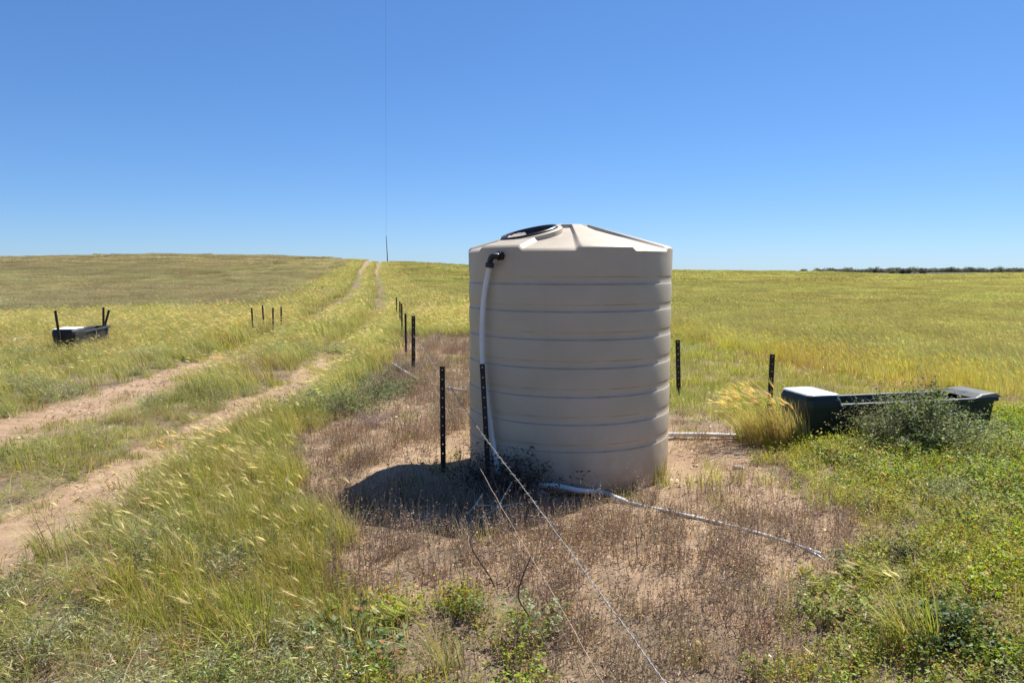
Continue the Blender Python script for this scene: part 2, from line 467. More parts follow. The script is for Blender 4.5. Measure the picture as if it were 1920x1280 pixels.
# hatch: collar, black ring, strainer
slope = math.atan(RISE / (TR - .17))
ez = (Vector((0, 0, 1)) + hdir * math.tan(slope)).normalized()
ex = Vector((-hdir.y, hdir.x, 0)); ey = ez.cross(ex)
Mh = Matrix((ex, ey, ez)).transposed().to_4x4()
rc_ = .46
hz0 = WZ - .032 + RISE * (1 - rc_/TR) / (1 - .17/TR)
Mh.translation = Vector((hc.x, hc.y, hz0))
def hl(prof, n=72): return MB().lathe(prof, n, mat=Mh)
hl([(HR+.006, -.075), (HR, .018), (HR-.01, .026), (HR-.035, .028), (HR-.042, .02), (HR-.044, -.05)]).build('hatch_collar', M_TANK, roof, smooth=True)
hl([(HR-.040, .020), (HR-.042, .040), (HR-.048, .046), (HR-.066, .046), (HR-.070, .040), (HR-.070, -.02)]).build('hatch_ring', M_BLACK, roof, smooth=True)
bas = hl([(HR-.072, .03), (HR-.078, -.10), (HR-.085, -.12), (0.001, -.125)])
bk = bas.build('strainer_basket', M_BLACK, roof, smooth=True)
grid = MB()
for k in range(36):
    a = 2*math.pi*k/36
    p0 = Mh @ Vector(((HR-.074)*math.cos(a), (HR-.074)*math.sin(a), .03)); p1 = Mh @ Vector(((HR-.08)*math.cos(a), (HR-.08)*math.sin(a), -.11))
    grid.tube([p0, p1], .003, 5)
for z in (-.01, -.04, -.07):
    pts = [Mh @ Vector(((HR-.078)*math.cos(2*math.pi*k/36), (HR-.078)*math.sin(2*math.pi*k/36), z)) for k in range(37)]
    grid.tube(pts, .0025, 5)
grid.build('strainer_mesh', simple('grey_mesh', (.05, .05, .055), .5), bk)
# pale patch painted as the sunlit part of the strainer mesh
sun_patch = MB(); r0 = random.Random(4)
N = 9
vv = []; ff = []
for i in range(N):
    for j in range(N):
        a = math.pi*1.02 + (i/(N-1)-.5)*1.1; r = .215 - .09*(j/(N-1))
        vv.append(Mh @ Vector((r*math.cos(a)*1.0, r*math.sin(a), .025 - .05*(j/(N-1)) + r0.uniform(-.006, .006))))
for i in range(N-1):
    for j in range(N-1): ff.append((i*N+j, (i+1)*N+j, (i+1)*N+j+1, i*N+j+1))
sun_patch.add(vv, ff).build('mesh_sun_patch', simple('sunlit_mesh', (.42, .34, .31), .9, var=.5, scale=90), bk, smooth=True)

# fitting near the top left and the drop pipe (children: screwed into the tank)
def tl(p): return Vector((p[0]-TANK[0], p[1]-TANK[1], p[2]+.03))
def on_wall(px, py, off=0.0):
    """point where a sight line through the pixel meets the tank's wall, pushed out by off"""
    u = (px-960)/FPX; v = (640-py)/FPX
    d = Vector((u, math.cos(PITCH)+v*math.sin(PITCH), -math.sin(PITCH)+v*math.cos(PITCH)))
    a = d.x**2+d.y**2; b = -2*(d.x*TANK[0]+d.y*TANK[1]); c = TANK[0]**2+TANK[1]**2-(TR+off)**2
    D = b*b-4*a*c
    t = (-b-math.sqrt(max(D, 0)))/(2*a)
    return Vector((0, 0, EYE)) + d*t
pw = on_wall(941, 480)
nrm = Vector((pw.x-TANK[0], pw.y-TANK[1], 0)).normalized()
side = Vector((nrm.y, -nrm.x, 0))      # horizontal along the wall
if side.x > 0: side = -side
fit = MB()
def disc(c, ax, r, h, n=24, knurl=0):
    pts = [c - ax*h/2, c - ax*h/2 + ax*.003, c + ax*h/2 - ax*.003, c + ax*h/2]
    fit.tube(pts, [r-.003, r, r, r-.003], n)
    if knurl:
        a0 = ax.cross(Vector((.3, .2, 1))).normalized(); b0 = ax.cross(a0)
        for k in range(knurl):
            a = 2*math.pi*k/knurl; q = c + (a0*math.cos(a)+b0*math.sin(a))*r
            fit.tube([q-ax*h*.42, q+ax*h*.42], .003, 5)
P0 = tl(pw)
disc(P0 + nrm*.010, nrm, .038, .02, 6)
disc(P0 + nrm*.032, nrm, .034, .026, 24, 14)
fit.tube([P0+nrm*.03, P0+nrm*.062, P0+nrm*.075+side*.015, P0+nrm*.078+side*.045+Vector((0,0,-.012)), P0+nrm*.074+side*.066+Vector((0,0,-.04)), P0+nrm*.070+side*.070+Vector((0,0,-.06))], [.022,.024,.026,.026,.024,.022], 16)
E0 = P0+nrm*.070+side*.072+Vector((0,0,-.075))
disc(E0, (Vector((.12, 0, 1))).normalized(), .033, .045, 24, 14)
fit.build('elbow_fitting', M_BLACK, tank, smooth=True)
pp = [(917, 503, .05), (909, 545, .045), (905, 590, .05), (904, 640, .055), (906, 690, .055), (912, 745, .05), (920, 800, .045), (928, 850, .04), (935, 886, .05)]
pts = [E0 + Vector((0, 0, .01))] + [tl(on_wall(*q)) for q in pp]
def smoothpts(P, k=5):
    P = [Vector(p) for p in P]; out = []
    for i in range(len(P)-1):
        a, b, c, d = P[max(i-1, 0)], P[i], P[i+1], P[min(i+2, len(P)-1)]
        for j in range(k):
            t = j/k
            out.append(.5*((2*b)+(c-a)*t+(2*a-5*b+4*c-d)*t*t+(3*b-a-3*c+d)*t**3))
    out.append(P[-1]); return out
MB().tube(smoothpts(pts), .0225, 14).build('drop_pipe', M_PVC, tank, smooth=True)

# (the leaning picket in front of the tank is placed with the other pickets)
# ------------------------------------------------------------------ pipes on the ground
def ground_pipe(name, pix, r, label, lift=0.01, mat=None, extra=None, sink=.3, swap=None):
    P = []
    for q in pix:
        p = gat(q[0], q[1]); p.z = hz(p.x, p.y) + r*(1-sink) + (q[2] if len(q) > 2 else 0)
        if len(q) > 3: p = on_wall(q[0], q[1], q[3])
        P.append(p)
    if extra: P += [Vector(e) for e in extra]
    b = P[0].copy()
    sp = smoothpts(P, 6)
    rr = [r]*len(sp) if not swap else [swap[1] if i < swap[0]*6 else r for i in range(len(sp))]
    m = MB().tube([p - b for p in sp], rr, 12)
    root = m.build(name, mat or M_PVC, None, smooth=True); root.location = b
    return tag(root, label, 'pipe')
pf = ground_pipe('poly_pipe', [(985, 912, 0, .05), (1010, 909, 0, .045), (1045, 911, 0, .06), (1085, 919, 0, .10), (1130, 931, .025), (1180, 944, .0), (1250, 960), (1320, 975, -.003), (1400, 994, -.006), (1460, 1012, -.006), (1510, 1030, -.004), (1552, 1052, -.02)], .0125,
            'white pipe curving from the tank foot through dry weeds at front', swap=(5, .0215))
for k, (a, c) in enumerate(((1178, 943), (1512, 1031))):
    p = gat(a, c); q = gat(a+26, c+8 if k == 0 else c+11)
    for v in (p, q): v.z = hz(v.x, v.y) + .008
    MB().tube([p - pf.location, q - pf.location], .0165, 14).build('coupling', M_PVC, pf, smooth=True)
ground_pipe('poly_pipe', [(1240, 822, .03), (1300, 822, .03), (1368, 822, .02), (1430, 821, .0), (1500, 815, -.02)], .022,
            'straight white pipe from the tank right side to the dark trough')
ground_pipe('poly_pipe', [(736, 689, .05), (757, 701, .04), (782, 714, .02), (812, 724, .01), (845, 731, .01), (885, 738, .01), (930, 742), (1000, 745)], .021,
            'thin white pipe running behind the two black pickets to the tank')
ground_pipe('poly_pipe', [(-40, 645, 0), (20, 645, .01), (30, 641, .06), (55, 641, .05), (80, 641, .0)], .03,
            'white pipe lying in grass left of the far black trough')

# ------------------------------------------------------------------ star pickets
def picket_mesh(h, rot=0.0, holes=True, wdt=.024):
    b = MB()
    s, t = wdt, .003
    # web with holes: two strips and bridges between square holes
    y0, y1 = -s*.95, s*.95
    if holes:
        n = max(3, int(h/.09)); z = -.25
        b.box(y0, -.005, -t, t, -.25, h); b.box(.005, y1, -t, t, -.25, h)
        zz = [h - .03 - .085*k for k in range(n)]
        edges = [h] + [v for q in zz for v in (q + .005, q - .005)] + [-.25]
        for k in range(0, len(edges), 2): b.box(-.005, .005, -t, t, edges[k+1], edges[k])
    else:
        b.box(y0, y1, -t, t, -.25, h)
    b.box(y1 - .004, y1 + .003, t, t + s*.75, -.25, h)
    b.box(y0 - .003, y0 + .004, t, t + s*.75, -.25, h)
    me = bpy.data.meshes.new('steel_picket'); me.from_pydata(b.v, [], b.f); me.materials.append(M_STEEL); me.update()
    return me
def post(px_top, px_bot, label, group=None, dist=None, wdt=.024, holes=True, base=None, name='steel_picket'):
    """px_bot: picture point of the foot; px_top: of the head, at the same distance"""
    f = base if base is not None else gat(*px_bot)
    u = (px_top[0]-960)/FPX; v = (640-px_top[1])/FPX
    dy = math.cos(PITCH)+v*math.sin(PITCH); dz = -math.sin(PITCH)+v*math.cos(PITCH)
    t = f.y/dy; top = Vector((u*t, f.y, EYE+dz*t))
    z0 = hz(f.x, f.y)
    d = top - Vector((f.x, f.y, z0)); h = d.length
    o = bpy.data.objects.new(name, picket_mesh(h, wdt=wdt, holes=holes))
    o.location = (f.x, f.y, z0)
    o.rotation_euler = (0, math.atan2(d.x, d.z), 0)
    link(o)
    return tag(o, label, 'fence post', group)
FG = 'black steel pickets round the tank yard'
post((829, 687), (831, 885), 'black punched steel picket left of the tank, free of it', FG, wdt=.021)

q2 = on_wall(917, 872, .10)
post((904, 682), None, 'black punched steel picket leaning against the white pipe at the tank', FG, wdt=.019, base=Vector((q2.x, q2.y, 0)))
post((775, 592), (775, 697), 'brown steel picket behind the thin pipe left of the tank', FG, wdt=.030)
post((1271, 637), (1273, 742), 'dark steel picket on green grass just right of the tank', FG, wdt=.028)
post((1449, 664), (1451, 745), 'rusty steel picket standing at the left end of the green trough', FG, wdt=.026, base=Vector((at(1450, 742).x*.9, 8.9, 0)) if False else Vector(((1450-960)/FPX*8.55, 8.55, 0)))
FF = 'pickets of the old fence beside the track'
def far_post(px, ytop, d, label, group, wdt=.019, lean=0, hgt=None):
    x = (px-960)/FPX*d; f = Vector((x, d, 0))
    return post((px + lean, ytop), None, label, group, wdt=wdt, holes=False, base=f)
far_post(760, 588, 15.2, 'thin fence picket behind the brown one left of the tank', FF)
far_post(753, 569, 19.5, 'right one of a close pair of small far fence pickets', FF)
far_post(749.5, 565, 22.5, 'left one of a close pair of small far fence pickets', FF)
far_post(743, 557, 27, 'farthest stub of a fence picket by the track', FF)
FL = 'small pickets grouped in tall grass left of the track'
far_post(473, 577, 19.5, 'leftmost of four small pickets in tall grass', FL, lean=-1.5)
far_post(493, 572, 21.0, 'second from left of four small pickets in tall grass', FL, lean=-1)
far_post(510, 577, 20.0, 'third from left of four small pickets in tall grass', FL, lean=1.5)
far_post(525.5, 575, 21.5, 'rightmost of four small pickets in tall grass', FL, lean=1.5)

# ------------------------------------------------------------------ barbed wire
def strand(p0, p1, sag, n=60, wob=.004, seed=1):
    r = random.Random(seed); P = []
    for i in range(n+1):
        t = i/n; p = p0.lerp(p1, t); p.z -= sag*4*t*(1-t)
        p.x += math.sin(t*23+seed)*wob + r.uniform(-wob, wob)*.4; p.z += math.sin(t*17+2*seed)*wob
        P.append(p)
    return P
A = Vector(((775-960)/FPX*12.65, 12.6, .66))
Bq = at(1262, 1290, .75); B1 = Bq + (Bq - at(1170, 1165, .75)).normalized()*.0
# the wires run straight on below the picture to a low anchor near the viewer
def ext(a, b, k): return b + (b-a)*k
def wire_end(px, py, z): return at(px, py, z)
w1e = wire_end(1255, 1280, .72)
P = strand(A, ext(A, w1e, .12), .03, 110, .004, 3)
b0 = P[0].copy()
bw = empty('barbed_wire', b0); tag(bw, 'pale barbed wire strand slanting across the front of the tank', 'wire')
m = MB()
def helix(P, off, rad, pitch, r, ph):
    out = []; L = 0; last = P[0]
    pts = smoothpts(P, 8)
    for i, p in enumerate(pts):
        L += (p-last).length; last = p
        a = L/pitch*2*math.pi + ph
        out.append(p - b0 + Vector((math.cos(a)*rad, 0, math.sin(a)*rad)))
    return out
m.tube(helix(P, 0, .0012, .09, .0, 0), .0013, 5); m.tube(helix(P, 0, .0012, .09, .0, math.pi), .0013, 5)
m.build('strand', M_WIRE, bw, smooth=True)
m = MB(); rb = random.Random(5)
L = 0
pts = smoothpts(P, 8); nxt = .05
for i in range(1, len(pts)):
    L += (pts[i]-pts[i-1]).length
    if L > nxt and pts[i].y < 9.5:
        nxt = L + .125
        t = (pts[i]-pts[i-1]).normalized(); a = t.cross(Vector((rb.uniform(-1,1), rb.uniform(-1,1), rb.uniform(.2,1)))).normalized(); c = t.cross(a)
        q = pts[i]-b0
        for s in (0, .008):
            d = (a*math.cos(s*90)+c*math.sin(s*90))
            m.tube([q+t*s-d*.017+t*.006, q+t*s-d*.004, q+t*s+d*.004, q+t*s+d*.017-t*.005], .0010, 4)
        m.tube([q-t*.006, q+t*.014], .0032, 6)
o = m.build('barb', M_WIRE, bw); o['kind'] = 'stuff'
def plain(a, b, sag, seed, label, mat=M_RWIRE, r=.0022, n=70, wob=.006):
    P = strand(a, b, sag, n, wob, seed); b0 = P[0].copy()
    o = MB().tube([p-b0 for p in smoothpts(P, 3)], r, 5).build('fence_wire', mat, None, smooth=True); o.location = b0
    return tag(o, label, 'wire')
RW = .0015
A2 = Vector((A.x, 12.6, .42)); e2 = wire_end(1132, 1280, .42)
plain(A2, ext(A2, e2, .12), .02, 7, 'thin straight plain wire just left of the barbed wire', r=RW)
pA = at(833, 878, .06); pB = at(905, 1105, .10)
plain(pA, pB, .0, 11, 'short rusty wire sagging from the foot of the left picket', wob=.010, r=.0014)
pA = at(862, 868, .16); pB = at(955, 1075, .10)
plain(pA, pB, .03, 13, 'loose rusty wire between the picket feet and the dry weeds', wob=.012, r=.0014)
pA = at(955, 960, .12); e4 = at(1300, 1285, .2)
plain(at(900, 905, .1), at(1010, 1075, .12), .02, 17, 'bent wire end lying in the tank shadow', wob=.012, r=.0015)

# ------------------------------------------------------------------ troughs
M_DG = simple('dark_green_poly', (.003, .014, .012), .5, var=.25, scale=3, dust=(.018, .024, .020), dscale=2)
M_LIDG = simple('pale_lid', (.50, .54, .56), .4, var=.12)
M_LIDW = simple('white_lid', (.78, .77, .72), .5, var=.05)
M_DBL = simple('dark_grey_poly', (.016, .018, .019), .55, var=.35, scale=4, dust=(.09, .09, .08), dscale=5)
M_WATER = simple('trough_water', (.012, .018, .018), .05, var=.1)
def trough(loc, rz, L, W, H, hood, lab, m_body, m_lid, endbox, ribs, legs=False, hoodL=.42):
    t = empty('water_trough', loc, rz); tag(t, lab, 'water trough', 'livestock water troughs')
    tp = .05     # taper of the sides
    def ring(x0, x1, y0, y1, z): return [(x0,y0,z),(x1,y0,z),(x1,y1,z),(x0,y1,z)]
    def bevring(x0, x1, y0, y1, z, c):
        return [(x0+c,y0,z),(x1-c,y0,z),(x1,y0+c,z),(x1,y1-c,z),(x1-c,y1,z),(x0+c,y1,z),(x0,y1-c,z),(x0,y0+c,z)]
    b = MB()
    lv = [bevring(.06, L-.06, tp, W-tp, 0, .04), bevring(.02, L-.02, .015, W-.015, H-.05, .05), bevring(.018, L-.018, .012, W-.012, H-.045, .05),
          bevring(-.012, L+.012, -.02, W+.02, H-.04, .06), bevring(-.012, L+.012, -.02, W+.02, H-.008, .06), bevring(-.004, L+.004, -.012, W+.012, H, .06),
          bevring(.03, L-.03, .03, W-.03, H, .05), bevring(.04, L-.04, .04, W-.04, H-.01, .05), bevring(.08, L-.08, .09, W-.09, .06, .05)]
    vv = [p for r in lv for p in r]; ff = []
    for i in range(len(lv)-1):
        for k in range(8): ff.append((i*8+k, i*8+(k+1) % 8, (i+1)*8+(k+1) % 8, (i+1)*8+k))
    ff.append(tuple(reversed(range(8)))); ff.append(tuple((len(lv)-1)*8+k for k in range(8)))
    b.add(vv, ff).build('basin', m_body, t, bevel=.006)
    wz = H*.62
    MB().add(bevring(.065, L-.065, .07, W-.07, wz, .05), [tuple(range(8))]).build('water', M_WATER, t)
    # float box
    hb = MB(); hh = hood
    lw = [bevring(.01, hoodL-.01, .03, W-.03, .01, .04), bevring(-.022, hoodL+.03, -.030, W+.030, H-.02, .05), bevring(-.018, hoodL+.01, -.026, W+.026, H+hh*.5, .05), bevring(.0, hoodL-.02, .0, W-.0, H+hh, .04)]
    vv = [p for r in lw for p in r]; ff = []
    for i in range(3):
        for k in range(8): ff.append((i*8+k, i*8+(k+1) % 8, (i+1)*8+(k+1) % 8, (i+1)*8+k))
    ff.append(tuple(24+k for k in range(8)))
    hb.add(vv, ff)
    bx = hb.build('float_box', m_body, t, bevel=.006)
    lb = MB(); c = [bevring(-.008, hoodL-.012, -.008, W+.008, H+hh+.003, .04), bevring(-.008, hoodL-.012, -.008, W+.008, H+hh+.014, .04), bevring(.01, hoodL-.03, .012, W-.012, H+hh+.022, .04)]
    vv = [p for r in c for p in r]; ff = []
    for i in range(2):
        for k in range(8): ff.append((i*8+k, i*8+(k+1) % 8, (i+1)*8+(k+1) % 8, (i+1)*8+k))
    ff.append(tuple(16+k for k in range(8)))
    ld = lb.add(vv, ff).build('lid', m_lid, t, bevel=.004)
    if endbox:
        e = MB(); x0 = L-.34
        e.add([(x0, -.02, H+.002), (L+.01, -.02, H+.002), (L+.01, W+.02, H+.002), (x0, W+.02, H+.002),
               (x0+.10, .01, H+.035), (L-.06, .01, H+.048), (L-.06, W-.01, H+.048), (x0+.10, W-.01, H+.035)],
              [(0,1,5,4), (1,2,6,5), (2,3,7,6), (3,0,4,7), (4,5,6,7)])
        e.build('end_hood', m_body, t, bevel=.012)
    for k in range(ribs):
        x = .5 + (L-.7)*k/max(1, ribs-1)
        for s in (0, 1):
            y = 0 if s == 0 else W
            r = MB(); yb = tp if s == 0 else W-tp; sg = -1 if s == 0 else 1
            r.add([(x-.012, yb, .03), (x+.012, yb, .03), (x+.012, yb+sg*.02, .03), (x-.012, yb+sg*.02, .03),
                   (x-.012, y+.012*-sg, H-.05), (x+.012, y+.012*-sg, H-.05), (x+.012, y+sg*.018, H-.05), (x-.012, y+sg*.018, H-.05)],
                  [(0,1,2,3), (4,7,6,5), (0,4,5,1), (1,5,6,2), (2,6,7,3), (3,7,4,0)])
            r.build('rib', m_body if not legs else M_RIB, t)
    return t
M_RIB = simple('grey_rib', (.30, .30, .28), .5, var=.1)
# right trough
rl = Vector((3.02, 7.42, 0)); rr2 = Vector((5.30, 7.92, 0))
d = rr2-rl; ang = math.atan2(d.y, d.x)
trough((rl.x, rl.y, hz(rl.x, rl.y)-.01), ang, d.length, .50, .42, .085, 'dark green trough with pale lid among weeds right of the tank', M_DG, M_LIDG, True, 0, hoodL=.37)
# left trough, running away from the viewer
p = Vector((-10.02+.5, 16.0, 0))
trough((p.x, p.y, hz(p.x, p.y)), R(90)+R(9.5), 2.2, .42, .38, .075, 'black trough with white lid in tall grass at far left', M_DBL, M_LIDW, False, 3, True, hoodL=.62)
GT = 'pickets stuck at the far left trough'
def lean_post(px0, d, top, label, z=0):
    x = (px0-960)/FPX*d
    return post(top, None, label, GT, wdt=.024, holes=False, base=Vector((x, d, 0)))
lean_post(109.5, 15.85, (103, 582), 'picket at the near end of the far left trough')
lean_post(190, 18.75, (193.5, 576), 'upright picket of the crossed pair at the far left trough')
lean_post(186, 18.9, (204, 581), 'slanting picket of the crossed pair at the far left trough')

# ------------------------------------------------------------------ mast on the hill
def mast():
    d = 185.0; x = (728-960)/FPX*d; z0 = hz(x, d)-.5
    t = empty('radio_mast', (x, d, z0)); tag(t, 'very tall thin grey mast rising from the hill crest beside the track', 'mast')
    mm = simple('mast_steel', (.10, .14, .18), .6, var=.1); mu = simple('mast_wire', (.20, .26, .34), .6, var=.1)
    MB().tube([(0, 0, 0), (-.05, 0, 3), (-.25, 0, 7.4)], [.15, .11, .07], 8).build('lower_pole', mm, t, smooth=True)
    MB().tube([(-.25, 0, 7.3), (-.05, 0, 20), (.3, 0, 45), (.85, 0, 78)], [.018, .016, .022, .028], 6).build('upper_pole', mu, t, smooth=True)
mast()

# ------------------------------------------------------------------ stones
M_STONE = simple('pale_limestone', (.52, .45, .36), .9, var=.2, scale=14, bump=.6, bscale=30)
def stone(px, py, s, flat, label, seed, name='stone', dz=0):
    r = np.random.default_rng(seed); n = 10; m_ = 14; V = []; 
    ph = r.random(6)*6
    for i in range(n+1):
        a = math.pi*i/n
        for k in range(m_):
            b = 2*math.pi*k/m_
            q = np.array([math.sin(a)*math.cos(b), math.sin(a)*math.sin(b)*.8, math.cos(a)*flat])
            q *= s*(1+.16*math.sin(3*b+ph[0])*math.sin(a)+.12*math.sin(2*a+ph[1]+b)+.07*math.sin(5*b+ph[2]+3*a))
            V.append(q)
    F = [(i*m_+k, (i+1)*m_+k, (i+1)*m_+(k+1) % m_, i*m_+(k+1) % m_) for i in range(n) for k in range(m_)]
    p = gat(px, py); o = MB().add(V, F).build(name, M_STONE, None, smooth=True, angle=0)
    o.location = (p.x, p.y, hz(p.x, p.y)+s*flat*.45+dz)
    return tag(o, label, 'stone')
stone(1008, 932, .062, .8, 'rounded beige stone in shadow below the curving pipe', 1)
stone(1144, 957, .022, .6, 'small white stone at the shadow edge below the tank pipe', 2)
stone(1352, 816, .06, .3, 'flat pale stone behind the straight pipe end', 3)
stone(1387, 878, .055, .35, 'flat pale stone on sand right of the tank', 4)
stone(1383, 852, .03, .4, 'small pale stone on sand below the straight pipe', 5)
stone(74, 841, .035, .5, 'white stone on the bare track at far left', 6)
stone(33, 822, .035, .4, 'flat white stone on the track at the photo edge', 7)
stone(1305, 874, .028, .5, 'small reddish stone on sand beside the tank', 9)

# ================================================================== vegetation
class Veg:
    def __init__(s): s.V = []; s.F = []; s.C = []; s.n = 0
    def put(s, V, F, C):
        s.V.append(V); s.F.append(F + s.n); s.C.append(np.broadcast_to(C, V.shape) if C.ndim == 1 else C); s.n += len(V)
    def mesh(s, name, mat):
        V = np.concatenate(s.V); F = np.concatenate(s.F); C = np.clip(np.concatenate(s.C), 0, 1)
        return mesh_np(name, V, F, mat, False, col=C)
def cvar(rg, base, n, v=.18, alt=None, palt=0.0):
    c = np.array(base)[None, :] * (1 + rg.normal(0, v, (n, 1))) * (1 + rg.normal(0, v*.3, (n, 3)))
    if alt is not None:
        k = (rg.random(n) < palt)[:, None]
        c = np.where(k, np.array(alt)[None, :] * (1 + rg.normal(0, v, (n, 1))), c)
    return np.clip(c, .005, .95)
def blades(vg, rg, base, L, wd, lean, droop, col, seg=3, tipcol=None, twist=1.0):
    """base (n,3); L,wd (n,); lean (n,2) horizontal drift per unit length; droop: how much the drift grows towards the tip"""
    n = len(base); t = np.linspace(0, 1, seg+1)
    hx = lean[:, None, :] * (t[None, :, None]*(1-droop) + droop * t[None, :, None]**2) * L[:, None, None]
    lm = np.linalg.norm(lean, axis=1)
    zz = L[:, None] * t[None, :] * (1 - .45*np.minimum(lm, 1.6)[:, None] * t[None, :]**1.3 * .8)
    P = np.concatenate([base[:, None, :2] + hx, (base[:, None, 2] + zz)[..., None]], -1)
    a = rg.random(n)*2*np.pi; sx = np.cos(a)[:, None]; sy = np.sin(a)[:, None]
    w_ = wd[:, None] * (1 - t[None, :]**1.7 * .9) * .5
    off = np.stack([sx*w_, sy*w_, np.zeros_like(w_)], -1)
    V = np.stack([P - off, P + off], 2).reshape(n, -1, 3)
    k = np.arange(seg)*2
    f = np.concatenate([np.stack([k, k+1, k+3], -1), np.stack([k, k+3, k+2], -1)])
    m = 2*(seg+1)
    F = (f[None] + (np.arange(n)*m)[:, None, None]).reshape(-1, 3)
    tip = col if tipcol is None else tipcol
    C = col[:, None, :]*(1-t[None, :, None]**1.5) + tip[:, None, :]*t[None, :, None]**1.5
    C = np.repeat(C, 2, axis=1)
    vg.put(V.reshape(-1, 3), F, C.reshape(-1, 3))
    return P[:, -1], P[:, -1] - P[:, -2]
def spikes(vg, rg, p0, d, L, wd, col):
    """thin triangles from p0 along d"""
    n = len(p0); r = rg.normal(size=(n, 3)); s = np.cross(d, r); s /= np.linalg.norm(s, axis=1)[:, None] + 1e-9
    V = np.stack([p0 - s*wd[:, None]/2, p0 + s*wd[:, None]/2, p0 + d*L[:, None]], 1)
    F = (np.array([[0, 1, 2]])[None] + (np.arange(n)*3)[:, None, None]).reshape(-1, 3)
    vg.put(V.reshape(-1, 3), F, np.repeat(col[:, None], 3, 1).reshape(-1, 3))
def heads(vg, rg, tip, d, size, col, awns=12, wmul=1.0, fat=1.0):
    """barley-grass seed heads: a plump core and long awns fanning forward"""
    n = len(tip); d = d / (np.linalg.norm(d, axis=1)[:, None] + 1e-9)
    r = rg.normal(size=(n, 3)); s = np.cross(d, r); s /= np.linalg.norm(s, axis=1)[:, None]; q = np.cross(d, s)
    L = size[:, None]; w_ = L*.075*wmul*fat
    for (a, b) in ((s, q), (q, s)):
        V = np.stack([tip, tip + d*L*.45 + a*w_, tip + d*L, tip + d*L*.45 - a*w_], 1)
        f = np.array([[0, 1, 2], [0, 2, 3]])
        F = (f[None] + (np.arange(n)*4)[:, None, None]).reshape(-1, 3)
        vg.put(V.reshape(-1, 3), F, np.repeat(col[:, None], 4, 1).reshape(-1, 3))
    if awns:
        u = np.tile(rg.random((n, awns))*.85, 1); ang = rg.random((n, awns))*2*np.pi
        p0 = tip[:, None] + d[:, None]*(u*size[:, None])[..., None]
        dr = (s[:, None]*np.cos(ang)[..., None] + q[:, None]*np.sin(ang)[..., None])*(.28 + .2*rg.random((n, awns)))[..., None] + d[:, None]
        dr = dr / np.linalg.norm(dr, axis=-1)[..., None]
        m = n*awns
        spikes(vg, rg, p0.reshape(m, 3), dr.reshape(m, 3), np.repeat(size, awns)*(.7 + .4*rg.random(m)), np.full(m, .0013*wmul) * (1+0*rg.random(m)), np.repeat(col*1.05, awns, axis=0))
def leaves(vg, rg, P, size, col, nrm=None, asp=.55):
    n = len(P)
    d = rg.normal(size=(n, 3)); d[:, 2] *= .55; d /= np.linalg.norm(d, axis=1)[:, None]
    r = rg.normal(size=(n, 3)); 
    if nrm is not None: r = nrm + r*.5
    s = np.cross(d, r); s /= np.linalg.norm(s, axis=1)[:, None] + 1e-9
    up = np.cross(s, d)
    L = size[:, None]
    V = np.stack([P, P + d*L*.5 + s*L*asp*.5 + up*L*.08, P + d*L - up*L*.1, P + d*L*.5 - s*L*asp*.5 + up*L*.08], 1)
    f = np.array([[0, 1, 2], [0, 2, 3]])
    F = (f[None] + (np.arange(n)*4)[:, None, None]).reshape(-1, 3)
    vg.put(V.reshape(-1, 3), F, np.repeat(col[:, None], 4, 1).reshape(-1, 3))
def disk(rg, n, r, squash=1.0):
    a = rg.random(n)*2*np.pi; q = r*np.sqrt(rg.random(n))
    return np.stack([q*np.cos(a), q*np.sin(a)*squash, np.zeros(n)], -1)

WIND = np.array([-.42, -.06])
GREEN = (.150, .200, .042); YG = (.225, .26, .055); STRAW = (.46, .37, .20); PALE = (.62, .54, .34)
DEADC = (.235, .165, .12); DEADP = (.25, .175, .145); GREY = (.20, .225, .135); LEAF = (.15, .19, .045); LIME = (.255, .300, .050)
def proto_grass(seed, n=34, h=.34, r=.10, nh=7, green=GREEN, dry=.18, hs=.075, lean=1.0, w_=.0042, awns=12, headcol=PALE, seg=3):
    rg = np.random.default_rng(seed); vg = Veg()
    b = disk(rg, n, r); L = h*(.45 + .65*rg.random(n))
    ln = WIND*lean + b[:, :2]*1.6 + rg.normal(0, .16, (n, 2))
    c = cvar(rg, green, n, .2, STRAW, dry); tipc = cvar(rg, YG, n, .2, STRAW, dry+.25)
    base_c = c*.75 + np.array(STRAW)*.18
    blades(vg, rg, b, L, w_*(.7+.6*rg.random(n)), ln, .75, base_c, seg, tipc)
    if nh:
        b = disk(rg, nh, r); L = h*(.9 + .35*rg.random(nh))
        ln = WIND*1.25*lean + rg.normal(0, .14, (nh, 2))
        c = cvar(rg, (.25, .24, .07), nh, .2)
        tip, d = blades(vg, rg, b, L, np.full(nh, .0022), ln, .8, c, 4)
        d = d/np.linalg.norm(d, axis=1)[:, None]; d[:, 2] -= .45*rg.random(nh); d[:, 0] -= .25
        heads(vg, rg, tip, d, hs*(.8+.5*rg.random(nh)), cvar(rg, headcol, nh, .14, (.36, .37, .13), .35), awns)
    return vg
